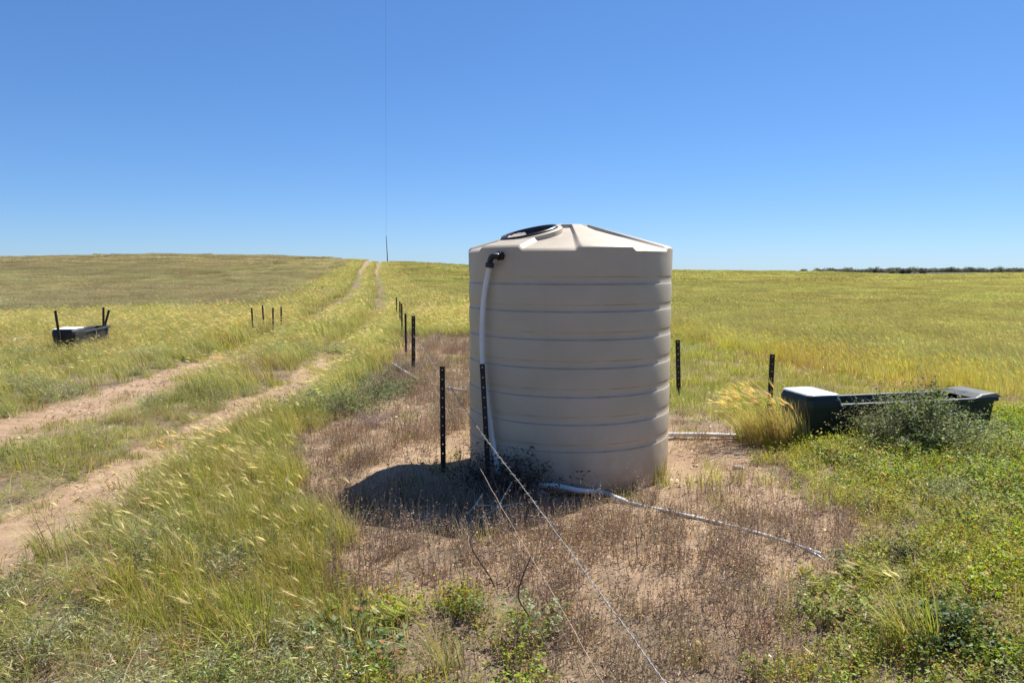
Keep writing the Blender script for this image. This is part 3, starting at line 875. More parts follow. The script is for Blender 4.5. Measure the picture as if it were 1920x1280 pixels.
def proto_dead(seed, n=16, h=.22, r=.09, col=DEADC, leafy=5):
    rg = np.random.default_rng(seed); vg = Veg()
    b = disk(rg, n, r); L = h*(.4+.75*rg.random(n)); ln = rg.normal(0, .16, (n, 2))
    c = cvar(rg, col, n, .3, (.42, .31, .20), .28)
    tip, d = blades(vg, rg, b, L, .0032*(.6+.8*rg.random(n)), ln, .4, c, 2)
    k = n*leafy; i = rg.integers(0, n, k); u = .3 + .72*rg.random(k)
    P = b[i] + (tip[i]-b[i])*u[:, None] + rg.normal(0, .003, (k, 3))
    leaves(vg, rg, P, .008 + .010*rg.random(k), cvar(rg, col, k, .35, (.36, .26, .17), .3), asp=.45)
    # litter on the ground
    k = 14; P = disk(rg, k, r*1.3); P[:, 2] = .004+.006*rg.random(k)
    leaves(vg, rg, P, .02+.03*rg.random(k), cvar(rg, (.30, .215, .14), k, .35), asp=.12)
    return vg
def proto_weed(seed, n=14, h=.13, r=.10, col=LIME, lsz=.016, per=9, asp=.6, stem=(.20, .16, .07), spread=.8, dry=.1):
    rg = np.random.default_rng(seed); vg = Veg()
    b = disk(rg, n, r*.5); L = h*(.5+.7*rg.random(n)); ln = b[:, :2]/(r*.5)*spread*.6 + rg.normal(0, .25, (n, 2))
    c = cvar(rg, stem, n, .2)
    tip, d = blades(vg, rg, b, L, np.full(n, .0026), ln, .2, c, 2)
    k = n*per; i = rg.integers(0, n, k); u = .25 + .8*rg.random(k)
    P = b[i] + (tip[i]-b[i])*u[:, None] + rg.normal(0, .008, (k, 3)); P[:, 2] = np.abs(P[:, 2])
    leaves(vg, rg, P, lsz*(.6+.8*rg.random(k)), cvar(rg, col, k, .25, (.30, .16, .07), dry), nrm=np.array([[0, 0, 1.0]]), asp=asp)
    return vg
def proto_bush(seed, h=.35, r=.3, n=70, per=22, col=GREY, lsz=.02, stem=(.14, .12, .07), asp=.45, dry=.06, alt=(.25, .26, .15), droop=.3):
    rg = np.random.default_rng(seed); vg = Veg()
    b = disk(rg, n, r*.35); 
    a = rg.random(n)*2*np.pi; q = np.sqrt(rg.random(n))
    T = np.stack([q*r*np.cos(a), q*r*np.sin(a), h*(1-.55*q**2)*(.6+.45*rg.random(n))], -1)
    D = T - b; L = np.linalg.norm(D, axis=1); ln = D[:, :2]/np.maximum(T[:, 2:3], .05)
    ln = np.clip(ln, -1.3, 1.3)
    tip, d = blades(vg, rg, b, T[:, 2]/(1-.36*np.minimum(np.linalg.norm(ln, axis=1), 1.6)), np.full(n, .004), ln, droop, cvar(rg, stem, n, .25), 3)
    k = n*per; i = rg.integers(0, n, k); u = .22 + .82*rg.random(k)
    P = b[i] + (tip[i]-b[i])*u[:, None] + rg.normal(0, .018, (k, 3)); P[:, 2] = np.abs(P[:, 2])+.003
    c = cvar(rg, col, k, .28, alt, .3)
    leaves(vg, rg, P, lsz*(.55+.9*rg.random(k)), c, nrm=np.array([[0, 0, .7]]), asp=asp)
    return vg
def proto_crop(seed, S, n, w_, h=.42, nh=60, green=(.17, .165, .04), dry=.4, awns=0, headcol=(.36, .30, .13), seg=2, hs=.08, hw=1.0):
    rg = np.random.default_rng(seed); vg = Veg()
    b = np.stack([(rg.random(n)-.5)*S, (rg.random(n)-.5)*S, np.zeros(n)], -1)
    L = h*(.6+.5*rg.random(n)); ln = WIND*.9 + rg.normal(0, .2, (n, 2))
    c = cvar(rg, green, n, .2, (.29, .245, .11), dry)
    blades(vg, rg, b, L, w_*(.7+.6*rg.random(n)), ln, .7, c*.9, seg, cvar(rg, np.array(green)*1.25, n, .2, (.34, .29, .15), dry))
    if nh:
        b = np.stack([(rg.random(nh)-.5)*S, (rg.random(nh)-.5)*S, np.full(nh, h*.72)], -1)
        d = np.stack([-.75+rg.normal(0, .2, nh), rg.normal(-.05, .25, nh), .55+rg.normal(0, .2, nh)], -1)
        heads(vg, rg, b, d, hs*(.8+.5*rg.random(nh)), cvar(rg, headcol, nh, .2), awns, wmul=hw, fat=hw*.8)
    return vg

def instancer(name, label, cat, protos, pts, rz, scl, mat, tilt=.12, zs=None, dz=0.0):
    """one stuff object: prototype meshes are set on the points of a mesh"""
    rg = np.random.default_rng(abs(hash(name)) % 1000 + len(pts)) if False else np.random.default_rng(len(pts) + 11)
    n = len(pts)
    z = height(pts[:, 0], pts[:, 1]) + dz
    me = bpy.data.meshes.new(name)
    me.vertices.add(n); me.vertices.foreach_set('co', np.column_stack([pts, z]).astype(np.float32).ravel())
    def att(nm, ty, arr, key):
        a = me.attributes.new(nm, ty, 'POINT'); a.data.foreach_set(key, arr)
    rot = np.column_stack([rg.normal(0, tilt, n), rg.normal(0, tilt, n), rz]).astype(np.float32)
    att('rot', 'FLOAT_VECTOR', rot.ravel(), 'vector')
    zs = np.ones(n) if zs is None else zs
    att('scl', 'FLOAT_VECTOR', np.column_stack([scl, scl, scl*zs]).astype(np.float32).ravel(), 'vector')
    att('pick', 'INT', rg.integers(0, len(protos), n).astype(np.int32), 'value')
    o = link(bpy.data.objects.new(name, me)); tag(o, label, cat, kind='stuff')
    ng = bpy.data.node_groups.new(name + '_spread', 'GeometryNodeTree')
    ng.interface.new_socket('Geometry', in_out='INPUT', socket_type='NodeSocketGeometry')
    ng.interface.new_socket('Geometry', in_out='OUTPUT', socket_type='NodeSocketGeometry')
    gi = ng.nodes.new('NodeGroupInput'); go = ng.nodes.new('NodeGroupOutput')
    iop = ng.nodes.new('GeometryNodeInstanceOnPoints'); iop.inputs['Pick Instance'].default_value = True
    jn = ng.nodes.new('GeometryNodeJoinGeometry')
    for i, vg in enumerate(protos):
        pm = vg.mesh(name + '_kind', mat) if isinstance(vg, Veg) else vg
        po = bpy.data.objects.new(name + '_kind', pm)
        oi = ng.nodes.new('GeometryNodeObjectInfo'); oi.inputs['Object'].default_value = po
        oi.inputs['As Instance'].default_value = False
        gti = ng.nodes.new('GeometryNodeGeometryToInstance')
        ng.links.new(oi.outputs['Geometry'], gti.inputs[0]); ng.links.new(gti.outputs[0], jn.inputs[0])
    def na(nm, ty):
        nd = ng.nodes.new('GeometryNodeInputNamedAttribute'); nd.data_type = ty; nd.inputs['Name'].default_value = nm; return nd.outputs[0]
    e2r = ng.nodes.new('FunctionNodeEulerToRotation')
    ng.links.new(na('rot', 'FLOAT_VECTOR'), e2r.inputs[0]); ng.links.new(e2r.outputs[0], iop.inputs['Rotation'])
    ng.links.new(na('scl', 'FLOAT_VECTOR'), iop.inputs['Scale']); ng.links.new(na('pick', 'INT'), iop.inputs['Instance Index'])
    ng.links.new(gi.outputs[0], iop.inputs['Points']); ng.links.new(jn.outputs[0], iop.inputs['Instance'])
    ng.links.new(iop.outputs[0], go.inputs[0])
    md = o.modifiers.new('spread', 'NODES'); md.node_group = ng
    return o

def wedge_points(y0, y1, dens, margin=1.5, near=None, seed=0):
    """jittered points over the part of the ground that the picture can show, with some margin"""
    rg = np.random.default_rng(seed)
    xm = lambda y: .72*y + margin
    area = (y1-y0)*(xm(y0)+xm(y1))
    n = int(area*dens)
    y = y0 + (y1-y0)*rg.random(int(n*1.6)); x = (rg.random(len(y))*2-1)*xm(y1)
    k = np.abs(x) < xm(y)
    return np.column_stack([x[k], y[k]])[:n], rg
def off_things(P, r=0.0):
    x, y = P[:, 0], P[:, 1]
    k = np.hypot(x-TANK[0], y-TANK[1]) > TR + .02 + r
    # right trough footprint
    for (ox, oy, an, L, W) in ((rl.x, rl.y, ang, d_len, .5), (p_left.x, p_left.y, R(99.5), 2.2, .42)):
        dx = x-ox; dy = y-oy; u = dx*math.cos(an)+dy*math.sin(an); v = -dx*math.sin(an)+dy*math.cos(an)
        k &= ~((u > -.06-r) & (u < L+.06+r) & (v > -.06-r) & (v < W+.06+r))
    return k
d_len = (rr2-rl).length; p_left = p

# ---- crops (three levels of coarseness with distance)
def crop_layer(name, label, S, y0, y1, n, w_, nh, seed, side, seg=2, hw=1.0, awns=0, h=.42, green=None, dry=.4):
    gx_ = np.arange(-.8*y1-6, .8*y1+6, S*.92); gy_ = np.arange(y0, y1, S*.92)
    XX, YY = np.meshgrid(gx_, gy_); rg = np.random.default_rng(seed)
    XX = XX + (rg.random(XX.shape)-.5)*S*.4; YY = YY + (rg.random(XX.shape)-.5)*S*.4
    P = np.column_stack([XX.ravel(), YY.ravel()])
    P = P[(np.abs(P[:, 0]) < .74*P[:, 1]+3)]
    rr = np.hypot(P[:, 0], P[:, 1]); P = P[(rr < 205)]
    dd = cropL_d(P[:, 0], P[:, 1]) if side < 0 else cropR_d(P[:, 0], P[:, 1])
    dd = dd + (fbm(P[:, 0], P[:, 1], 3, .5)-.5)*1.4
    P = P[dd > S*.30 + (np.where(P[:, 1] < 20, 2.2, 0) if (side > 0 and S < 1.5) else 0)]
    # tramlines through the left crop
    if side < 0:
        pass
    g = green or ((.185, .180, .075) if side < 0 else (.195, .205, .058))
    dc = None if side < 0 else (.40, .31, .08)
    pr = []
    for i in range(3):
        pr.append(proto_crop(seed*10+i, S*1.15, n, w_, h, nh, g, dry, awns, (.33, .285, .185) if side < 0 else (.32, .30, .11), seg, .085 if hw < 2 else .16, hw))
    m = len(P)
    rg2 = np.random.default_rng(seed+5)
    s_ = np.full(m, 1.0); zs = .85 + .35*fbm(P[:, 0], P[:, 1], 3, .25)
    if side < 0 and S > 1.5:
        for xs in ((-39, -33, -32, -33, -35, -38), (-33, -29, -29.5, -31.5, -33.5, -36)):
            xl = np.interp(P[:, 1], [60, 75, 85, 100, 118, 170], xs)
            zs = np.where(np.abs(P[:, 0]-xl) < S*.6, zs*.35, zs)
    return instancer(name, label, 'crop', pr, P, rg2.normal(0, .25, m) , s_, CROP, .03, zs)
crop_layer('barley_crop', 'brownish ripening crop covering the left field nearest the camera', 1.0, 22, 48, 520, .0065, 70, 41, -1, 2, 1.4)
crop_layer('barley_crop', 'brownish ripening crop on the left hill slope', 2.0, 46, 105, 1500, .010, 200, 42, -1, 1, 1.8)
crop_layer('barley_crop', 'distant brownish crop over the left hill crest', 4.0, 103, 205, 3600, .016, 400, 43, -1, 1, 2.2)
crop_layer('wheat_crop', 'olive yellow crop right of the tank nearest the camera', 1.0, 4, 34, 520, .0055, 70, 51, 1, 2, 1.1, h=.36, dry=.35)
crop_layer('wheat_crop', 'olive crop in the middle of the right field', 2.0, 32, 80, 1500, .009, 180, 52, 1, 1, 1.6, h=.38)
crop_layer('wheat_crop', 'distant olive crop along the right skyline', 4.0, 78, 205, 3600, .015, 300, 53, 1, 1, 2.0, h=.40)

# ---- yellow and red margin of the right crop
P, rg = wedge_points(5, 22, 44, seed=61)
dm = cropR_d(P[:, 0], P[:, 1]) + (fbm(P[:, 0], P[:, 1], 4, .6)-.5)*1.6
k = (dm > -.9) & (dm < 3.6) & (P[:, 0] > 1.5) & (rg.random(len(P)) < .9)
Pm = P[k]; dk = dm[k]
ka = dk > .35
instancer('yellowing_crop', 'yellow stalks along the near margin of the right crop', 'crop',
          [proto_grass(600+i, 26, .34, .11, 5, (.34, .30, .04), .25, .06, .3, .005, 6, (.44, .34, .10)) for i in range(3)], Pm[ka], rg.normal(0, .4, ka.sum()), .7+.5*rg.random(ka.sum()), FOL)
kb = ~ka
instancer('reddish_grass', 'short reddish dying grass strip beside the right crop', 'grass',
          [proto_grass(610+i, 24, .11, .11, 0, (.30, .165, .10), .4, .06, .3, .0042, 0) for i in range(3)], Pm[kb], rg.normal(0, .8, kb.sum()), .7+.5*rg.random(kb.sum()), FOL)
P, rg = wedge_points(12, 32, 10, seed=62)
dm = cropL_d(P[:, 0], P[:, 1]) 
k = (P[:, 0] < -12.2) & (P[:, 1] > 15.5) & (P[:, 1] < 22) & (rg.random(len(P)) < .9)
instancer('yellowing_grass', 'orange tinted dying grass left of the far trough', 'grass',
          [proto_grass(620+i, 26, .22, .14, 3, (.34, .22, .06), .4, .06, .5, .006, 5) for i in range(2)], P[k], rg.normal(0, .4, k.sum()), .7+.5*rg.random(k.sum()), FOL)

# ---- tall green barley grass
def tall_weight(x, y, z):
    free = (1-z['track'])*(1-z['dead'])*(1-z['cropl'])*(1-z['cropr'])
    left = x < z['fx'] + .02
    behind = (y > 9.2) & (x > -3.5) & (x < .6 + (z['n1']-.5)*2) & (cropR_d(x, y) < 0)
    wv = np.where(left, 1.0, 0.0)
    c = (rut1(y)+rut2(y))/2
    mid = np.abs(x - c) < .75
    wv = np.where(left & mid & (y < 16), .62 + .38*(z['n1'] > .5), wv)
    wv = np.where(left & (x < rut1(y)) & (x > rut1(y)-1.6) & (y < 14), .25, wv)
    return free*wv, free*behind
P, rg = wedge_points(2.2, 9.5, 62, seed=71)
z = zones(P[:, 0], P[:, 1]); wl, wb = tall_weight(P[:, 0], P[:, 1], z)
clump = sstep(.36, .54, fbm(P[:, 0]+5, P[:, 1], 3, 1.1))
low = (P[:, 1] < 4.4 + .25*P[:, 0]*0) & (P[:, 0] < -.5)
dens = wl*(.22+.78*clump)*np.where(low, .38, 1)
right_edge = (P[:, 0] > z['dr'] - .1) & (P[:, 1] < 9)
dens = np.where(right_edge, 0.0, dens)
k = (rg.random(len(P)) < dens) & off_things(P, .05)
tall_near = [proto_grass(700+i, 40, .40 if i % 2 else .32, .10, (4, 1, 2, 1)[i % 4], (GREEN, (.19, .24, .045), (.19, .205, .06), (.125, .18, .04))[i % 4], (.12, .12, .35, .2)[i % 4], .068, 1.0, .0042, 14) for i in range(8)]
sub = P[k]; hsc = (.42+.55*rg.random(len(sub)))*np.where(sub[:, 1] < 4.4, .72, 1.0)*(.75+.5*fbm(sub[:, 0], sub[:, 1], 3, .9))*np.where(np.abs(sub[:, 0]-(rut1(sub[:, 1])+rut2(sub[:, 1]))/2) < .9, .5, 1.0)
instancer('barley_grass', 'tall green barley grass with pale drooping heads by the track', 'grass', tall_near, sub, rg.normal(0, .45, len(sub)), hsc, FOL, .12)

P, rg = wedge_points(2.1, 10, 40, seed=712)
x, y = P[:, 0], P[:, 1]; z = zones(x, y)
k = (rg.random(len(P)) < .8*(x < z['fx'])*(1-z['track'])) & off_things(P, .05)
sub = P[k]
def thatch(seed):
    rg = np.random.default_rng(seed); vg = Veg(); n = 40
    b = disk(rg, n, .12); a = rg.random(n)*6.28
    ln = np.stack([np.cos(a), np.sin(a)], -1)*(1.2+rg.random(n))[:, None]
    b[:, 2] = .005+.03*rg.random(n)
    c = cvar(rg, (.36, .29, .17), n, .3, (.20, .26, .06), .45)
    blades(vg, rg, b, .07+.10*rg.random(n), .0035*(.7+.6*rg.random(n)), ln, .3, c, 2)
    return vg
instancer('grass_thatch', 'flattened straw and short blades under the track side grass', 'grass', [thatch(790+i) for i in range(4)], sub, rg.random(len(sub))*6.28, .7+.7*rg.random(len(sub)), FOL, .1)
P, rg = wedge_points(2.6, 9, 60, seed=711)
x, y = P[:, 0], P[:, 1]; z = zones(x, y)
band = sstep(-1.25, -.75, x - z['fx']) * (x < z['fx'] + .05) * (y > 3.2)
k = (rg.random(len(P)) < band*(.35+.65*sstep(.38, .5, fbm(x, y+4, 3, 1.3)))) & off_things(P, .05)
sub = P[k]
instancer('barley_grass', 'bright yellow green barley grass edging the dry yard', 'grass',
          [proto_grass(780+i, 44, .38, .09, (2, 0, 2)[i], ((.24, .28, .045), (.21, .26, .045), (.27, .27, .055))[i], (.12, .08, .3)[i], .07, .55, .0046, 14) for i in range(3)],
          sub, rg.normal(0, .4, len(sub)), .50+.5*rg.random(len(sub)), FOL, .1)
P, rg = wedge_points(9.5, 30, 22, seed=72)
z = zones(P[:, 0], P[:, 1]); wl, wb = tall_weight(P[:, 0], P[:, 1], z)
yy_ = P[:, 1]
wb2 = wb*np.where(P[:, 0] > -.2, np.where(yy_ > 14, .9, .25), .9)
dens = np.maximum(wl, wb2)
k = (rg.random(len(P)) < dens) & off_things(P, .05)
# 
rk_ = np.minimum(np.abs(P[:, 0]-rut1(yy_)), np.abs(P[:, 0]-rut2(yy_)))[k]
# , as grazed and trampled there
tall_mid = [proto_grass(720+i, 60, .40, .20, (5, 2, 5, 1)[i], ((.155, .205, .045), (.19, .23, .045), (.18, .195, .06), (.13, .185, .04))[i], (.15, .15, .35, .15)[i], .085, 1.0, .0075, 8) for i in range(4)]
sub = P[k]; hsc = (.6+.45*rg.random(len(sub)))*np.where((sub[:, 0] < -7) & (sub[:, 1] < 19), .72, 1.0)*np.where(np.hypot(sub[:, 0]+6.8, sub[:, 1]-18.5) < 2.0, 1.55, 1.0)*np.where(rk_ < .45, .45, 1.0)
instancer('barley_grass', 'green grass belt with pale heads between the track and the left crop', 'grass', tall_mid, sub, rg.normal(0, .35, len(sub)), hsc, FOL, .10)

P, rg = wedge_points(30, 120, 2.2, seed=73)
x, y = P[:, 0], P[:, 1]
z = zones(x, y)
rutk = np.minimum(np.abs(x-rut1(y)), np.abs(x-rut2(y)))
bare = (rutk < .38) & (y > 62)
k = (cropL_d(x, y) < .6) & (cropR_d(x, y) < .6) & ~bare
far_g = [proto_grass(740+i, 70, .38, .45, (8, 4, 1)[i], ((.17, .20, .055), (.18, .21, .05), (.12, .18, .04))[i], (.25, .3, .1)[i], .14, 1.0, .02, 5, seg=2) for i in range(3)]
sub = P[k]
hsc = (.65+.4*rg.random(len(sub)))*np.where(rutk[k] < .5, .35, 1.0)
instancer('verge_grass', 'long grass lining the track as it climbs the hill', 'grass', far_g, sub, rg.normal(0, .3, len(sub)), hsc, FOL, .06)
P, rg = wedge_points(120, 185, .9, seed=74)
x, y = P[:, 0], P[:, 1]; rutk = np.minimum(np.abs(x-rut1(y)), np.abs(x-rut2(y)))
k = (cropL_d(x, y) < 1.0) & (cropR_d(x, y) < 1.0) & (rutk > .6)
sub = P[k]
instancer('verge_grass', 'rough grass beside the track at the hill crest', 'grass', far_g, sub, rg.normal(0, .3, len(sub)), .7+.4*rg.random(len(sub)), FOL, .06)

# ---- short grass: track edges, right of the tank and behind it
P, rg = wedge_points(2.2, 24, 48, seed=75)
x, y = P[:, 0], P[:, 1]
z = zones(x, y)
patch = sstep(.44, .60, fbm(x, y+9, 4, .8))
onTrack = z['track']
w1 = np.where(x < z['fx'], (.08 + .40*patch)*np.where(onTrack > .6, .16 + .6*sstep(.48, .58, z['n2']), 1.0), 0)
w2 = np.where((x > z['dr']) & (y > 8.6) & (cropR_d(x, y) < .2), 1.0, 0)
w3 = np.where((x > z['dr']) & (y <= 8.6), .25, 0)
w4 = np.where((z['dead'] > .5), .015 + .10*(patch > .85), 0)
w5 = np.where((y < 3.8) & (x > -.8) & (x < .2), .4, 0)
k = (rg.random(len(P)) < np.maximum.reduce([w1, w2, w3, w4, w5])) & off_things(P, .05)
short = [proto_grass(750+i, 44, .14, .13, (0, 1, 0)[i], ((.20, .28, .05), GREEN, (.19, .24, .045))[i], (.08, .15, .2)[i], .04, .3, .0046, 6) for i in range(3)]
sub = P[k]
instancer('short_grass', 'short green grass scattered on track edges and right of the tank', 'grass', short, sub, rg.random(len(sub))*6.28, .6+.7*rg.random(len(sub)), FOL, .1)

# ---- dead dry stalks of the sprayed yard
P, rg = wedge_points(2.2, 20.5, 150, seed=81)
x, y = P[:, 0], P[:, 1]
k0 = (x > -4) & (x < 4); P = P[k0]; x, y = P[:, 0], P[:, 1]; z = zones(x, y)
td_ = np.hypot(x-TANK[0], y-TANK[1])
sparse = sstep(1.0, 1.9, td_)*(.35+.65*sstep(.40, .54, fbm(x-3, y+2, 4, .9)))
front = (y < 5.9)
dens = z['dead']*np.where(front, .55+.45*sstep(.36, .50, z['n2']), sparse)
dens = np.where((x > 1.2) & (y > 5.3) & (y < 9), dens*.30, dens)
dens = np.where((x < -.25) & (x > -1.2) & (y > 6.1) & (y < 7.2), dens*.2, dens)
dens = dens*np.where(y > 9, .6, 1)*(.58 + .72*sstep(.38, .56, fbm(x, y+7, 3, 3.2)))
dens = dens*np.where((td_ < 1.35) & (y < 6.6) & (x > .1), .06, 1)*np.where((td_ < 1.0), .1, 1)
pl = np.interp(x, [0.2, .8, 1.35, 2.0], [5.92, 5.62, 5.0, 4.4])
dens = dens*np.where((np.abs(y - pl + .14) < .17) & (x > .1) & (x < 1.1), .22, 1)
dens = np.where((y < 4.3) & (x < .5) & (x > -.8), np.maximum(dens, .35), dens)
k = (rg.random(len(P)) < dens) & off_things(P, .03)
dead_p = [proto_dead(800+i, (16, 12, 20, 9)[i % 4], (.19, .24, .14, .28)[i % 4], .09, (DEADC, DEADP, (.31, .225, .155), (.24, .17, .13))[i % 4], (3, 5, 2, 5)[i % 4]) for i in range(8)]
sub = P[k]
instancer('dead_stalks', 'dense dry brown stalks of dead weeds covering the yard', 'dry weeds', dead_p, sub, rg.random(len(sub))*6.28, .65+.55*rg.random(len(sub)), DRY, .1)

# ---- low green weeds at the right and in the bottom strip
P, rg = wedge_points(2.2, 9.2, 120, seed=91)
x, y = P[:, 0], P[:, 1]; z = zones(x, y)
n3 = fbm(x+8, y, 4, 1.2)
e = x - z['dr']
wr = sstep(-.35, .5, e)*(y < 9)*(.45+.55*sstep(.38, .50, n3))
wr = np.where((y < 3.8) & (x < .15) & (x > -1.2), .5*sstep(.42, .55, n3)+.08, wr)
wr = np.where((y > 7.6) & (x < 2.9), wr*.6, wr)
k = (rg.random(len(P)) < wr) & off_things(P, .04)
weeds = [proto_weed(900+i, 16, .12 + .03*(i % 3), .11, (LIME, (.23, .28, .05), (.30, .31, .05), (.18, .23, .055))[i % 4], (.014, .018, .012, .022)[i % 4], (10, 9, 12, 9)[i % 4], dry=(.06, .15, .1, .02)[i % 4]) for i in range(8)]
sub = P[k]; hz_ = np.where(sub[:, 0] > 3, 1.25, 1.0)
instancer('low_weeds', 'low yellow green leafy weeds carpeting the right foreground', 'weeds', weeds, sub, rg.random(len(sub))*6.28, (.6+.6*rg.random(len(sub)))*hz_, FOL, .12)

# ---- grey green matted weeds bottom left, and among the barley
P, rg = wedge_points(2.1, 16, 30, seed=95)
x, y = P[:, 0], P[:, 1]; z = zones(x, y)
n3 = fbm(x-8, y+3, 4, .9)
wv = np.where((x < z['fx']-.1) & (y < 4.5) & (z['track'] < .3), .60+.4*sstep(.4, .5, n3), 0)
wv = np.where((x < z['fx']-.05) & (y >= 4.5) & (z['track'] < .4), .55*sstep(.50, .60, n3), wv)
wv = np.where((x > z['dr']+.4) & (y < 8.6), .30*sstep(.48, .58, n3), wv)
k = (rg.random(len(P)) < wv) & off_things(P, .1)
mat_ = [proto_bush(950+i, .20, .17, 34, 13, ((.24, .27, .17), (.19, .23, .08), (.28, .30, .20))[i % 3], .024, alt=((.38, .40, .28), (.26, .31, .08), (.42, .41, .28))[i % 3], asp=.2) for i in range(6)]
sub = P[k]
instancer('matted_weeds', 'grey green matted weeds at the bottom left of the photo', 'weeds', mat_, sub, rg.random(len(sub))*6.28, (.6+.6*rg.random(len(sub))), FOL, .15)

# ---- loose litter, clods and pebbles on bare soil
def pebble(seed, s):
    rg = np.random.default_rng(seed); vg = Veg()
    n = 9; 
    for i in range(n):
        c = np.append((rg.random(2)-.5)*.5, .001); a = rg.random(5)*6.28; a.sort(); q = s*(.5+rg.random())
        ring = np.stack([c[0]+q*np.cos(a), c[1]+q*np.sin(a), np.full(5, 0.0)], -1)
        V = np.concatenate([ring, [[c[0], c[1], q*.6]]]); F = np.array([[j, (j+1) % 5, 5] for j in range(5)])
        vg.put(V, F, cvar(rg, (.46, .33, .23), 1, .25, (.60, .54, .45), .2)[0])
    m = 14; P = disk(rg, m, .3); P[:, 2] = .004
    leaves(vg, rg, P, .03+.05*rg.random(m), cvar(rg, (.40, .30, .19), m, .3), nrm=np.array([[0, 0, 3.0]]), asp=.08)
    return vg
P, rg = wedge_points(2.2, 14, 14, seed=97)
z = zones(P[:, 0], P[:, 1]); k = (rg.random(len(P)) < np.maximum(z['track'], z['dead'])*.8) & off_things(P, .1)
sub = P[k]
instancer('soil_litter', 'clods, pebbles and straw litter lying on the bare sand', 'litter', [pebble(970+i, (.006, .010, .015)[i % 3]) for i in range(5)], sub, rg.random(len(sub))*6.28, .6+.8*rg.random(len(sub)), DRY, .0, dz=.001)

# ------------------------------------------------------------------ single plants
def plant(name, cat, label, px, py, vgs, mats=None, scale=1.0, rz=0, group=None, pos=None):
    q = Vector(pos) if pos is not None else gat(px, py); z0 = hz(q.x, q.y)
    if len(vgs) == 1:
        o = link(bpy.data.objects.new(name, vgs[0][1].mesh(name, vgs[0][2])))
    else:
        o = empty(name)
        for (pn, vg, mt) in vgs: link(bpy.data.objects.new(pn, vg.mesh(pn, mt)), o)
    o.location = (q.x, q.y, z0); o.rotation_euler = (0, 0, rz); o.scale = (scale,)*3
    return tag(o, label, cat, group)
BU = lambda s, **k: [('foliage', proto_bush(s, **k), FOL)]
plant('weed_bush', 'bush', 'large dark green leafy weed in front of the green trough', 1728, 840, BU(1, h=.70, r=.44, n=230, per=34, col=(.10, .14, .055), lsz=.032, alt=(.22, .24, .14)))
plant('weed_bush', 'bush', 'grey green weed left of the big bush at the green trough', 1650, 838, BU(2, h=.56, r=.38, n=130, per=24, col=(.16, .18, .10), lsz=.022, alt=(.24, .25, .17)))
plant('weed_bush', 'bush', 'pale wispy dry weed right of the big bush at the green trough', 1822, 842, BU(3, h=.36, r=.46, n=150, per=14, col=(.30, .30, .20), lsz=.020, alt=(.42, .38, .28), asp=.25))
plant('weed_bush', 'bush', 'low straw coloured weed below the trough float box', 1590, 862, BU(4, h=.18, r=.34, n=80, per=14, col=(.24, .22, .13), lsz=.02, alt=(.34, .28, .18), asp=.25))
plant('weed_bush', 'bush', 'bright green weed at the right end of the green trough', 1895, 822, BU(5, h=.40, r=.30, n=100, per=16, col=(.19, .25, .035), lsz=.035, alt=(.24, .27, .05), asp=.2))
GR = lambda s, **k: [('blades', proto_grass(s, **k), FOL)]
for i, (px, py, dx) in enumerate(((1428, 834, 0), (1462, 838, 0), (1405, 826, 0), (1494, 834, 0))):
    plant('grass_clump', 'grass clump', ('golden grass clump with pale heads left of the green trough', 'brown and green grass clump hiding the left end of the green trough',
          'outermost pale headed grass clump toward the tank beside the green trough', 'grass clump touching the float box of the green trough')[i], px, py,
          GR(30+i, n=240, h=(.56, .56, .46, .46)[i], r=.13, nh=(60, 40, 36, 24)[i], green=((.26, .23, .07), (.23, .20, .07), (.22, .23, .06), (.17, .20, .05))[i], dry=.4, hs=.085, lean=.8, w_=.006, awns=14, headcol=(.66, .52, .32)))
plant('grass_tuft', 'grass tuft', 'bright green grass tuft at the right foot of the tank', 1243, 908, GR(40, n=46, h=.30, r=.07, nh=4, green=LIME, dry=.1, hs=.05, lean=-.4, w_=.006))
plant('grass_tuft', 'grass tuft', 'small green tuft on sand, nearer the tank of a pair', 1343, 905, GR(41, n=36, h=.17, r=.07, nh=0, green=LIME, dry=.2, lean=.2, w_=.005))
plant('grass_tuft', 'grass tuft', 'small green tuft on sand, farther from the tank of a pair', 1384, 905, GR(42, n=36, h=.17, r=.07, nh=0, green=(.2, .22, .04), dry=.2, lean=.0, w_=.005))
plant('grass_tuft', 'grass tuft', 'large bright green tuft leaning left at the lower right', 1712, 1215, GR(43, n=120, h=.42, r=.11, nh=12, green=(.18, .24, .04), dry=.08, hs=.085, lean=1.0, w_=.0055))
plant('weed_bush', 'bush', 'dark green leafy weed beside the lower right grass tuft', 1778, 1205, BU(44, h=.20, r=.18, n=50, per=20, col=(.075, .12, .045), lsz=.03, alt=(.13, .17, .06), asp=.6))
plant('leafy_weed', 'weed', 'leafy green weed at the end of the front pipe', 1600, 1078, [('foliage', proto_weed(45, 26, .16, .16, (.16, .21, .06), .03, 9, asp=.6), FOL)])
plant('leafy_weed', 'weed', 'tiny bright weed in dead stalks just under the front pipe', 1503, 1082, [('foliage', proto_weed(46, 12, .10, .06, (.22, .27, .04), .02, 8), FOL)])
plant('leafy_weed', 'weed', 'dark round weed above the right end of the front pipe', 1692, 1048, BU(47, h=.13, r=.17, n=46, per=20, col=(.085, .11, .05), lsz=.02, alt=(.17, .19, .10)))
plant('leafy_weed', 'weed', 'dark olive weed patch in the right green carpet', 1800, 985, BU(48, h=.14, r=.14, n=46, per=20, col=(.06, .08, .03), lsz=.018, alt=(.12, .13, .05)))
plant('weed_bush', 'bush', 'grey green bushy weed at the verge left of the pickets', 655, 775, BU(49, h=.42, r=.55, n=160, per=24, col=(.13, .16, .075), lsz=.026, alt=(.22, .24, .14)))
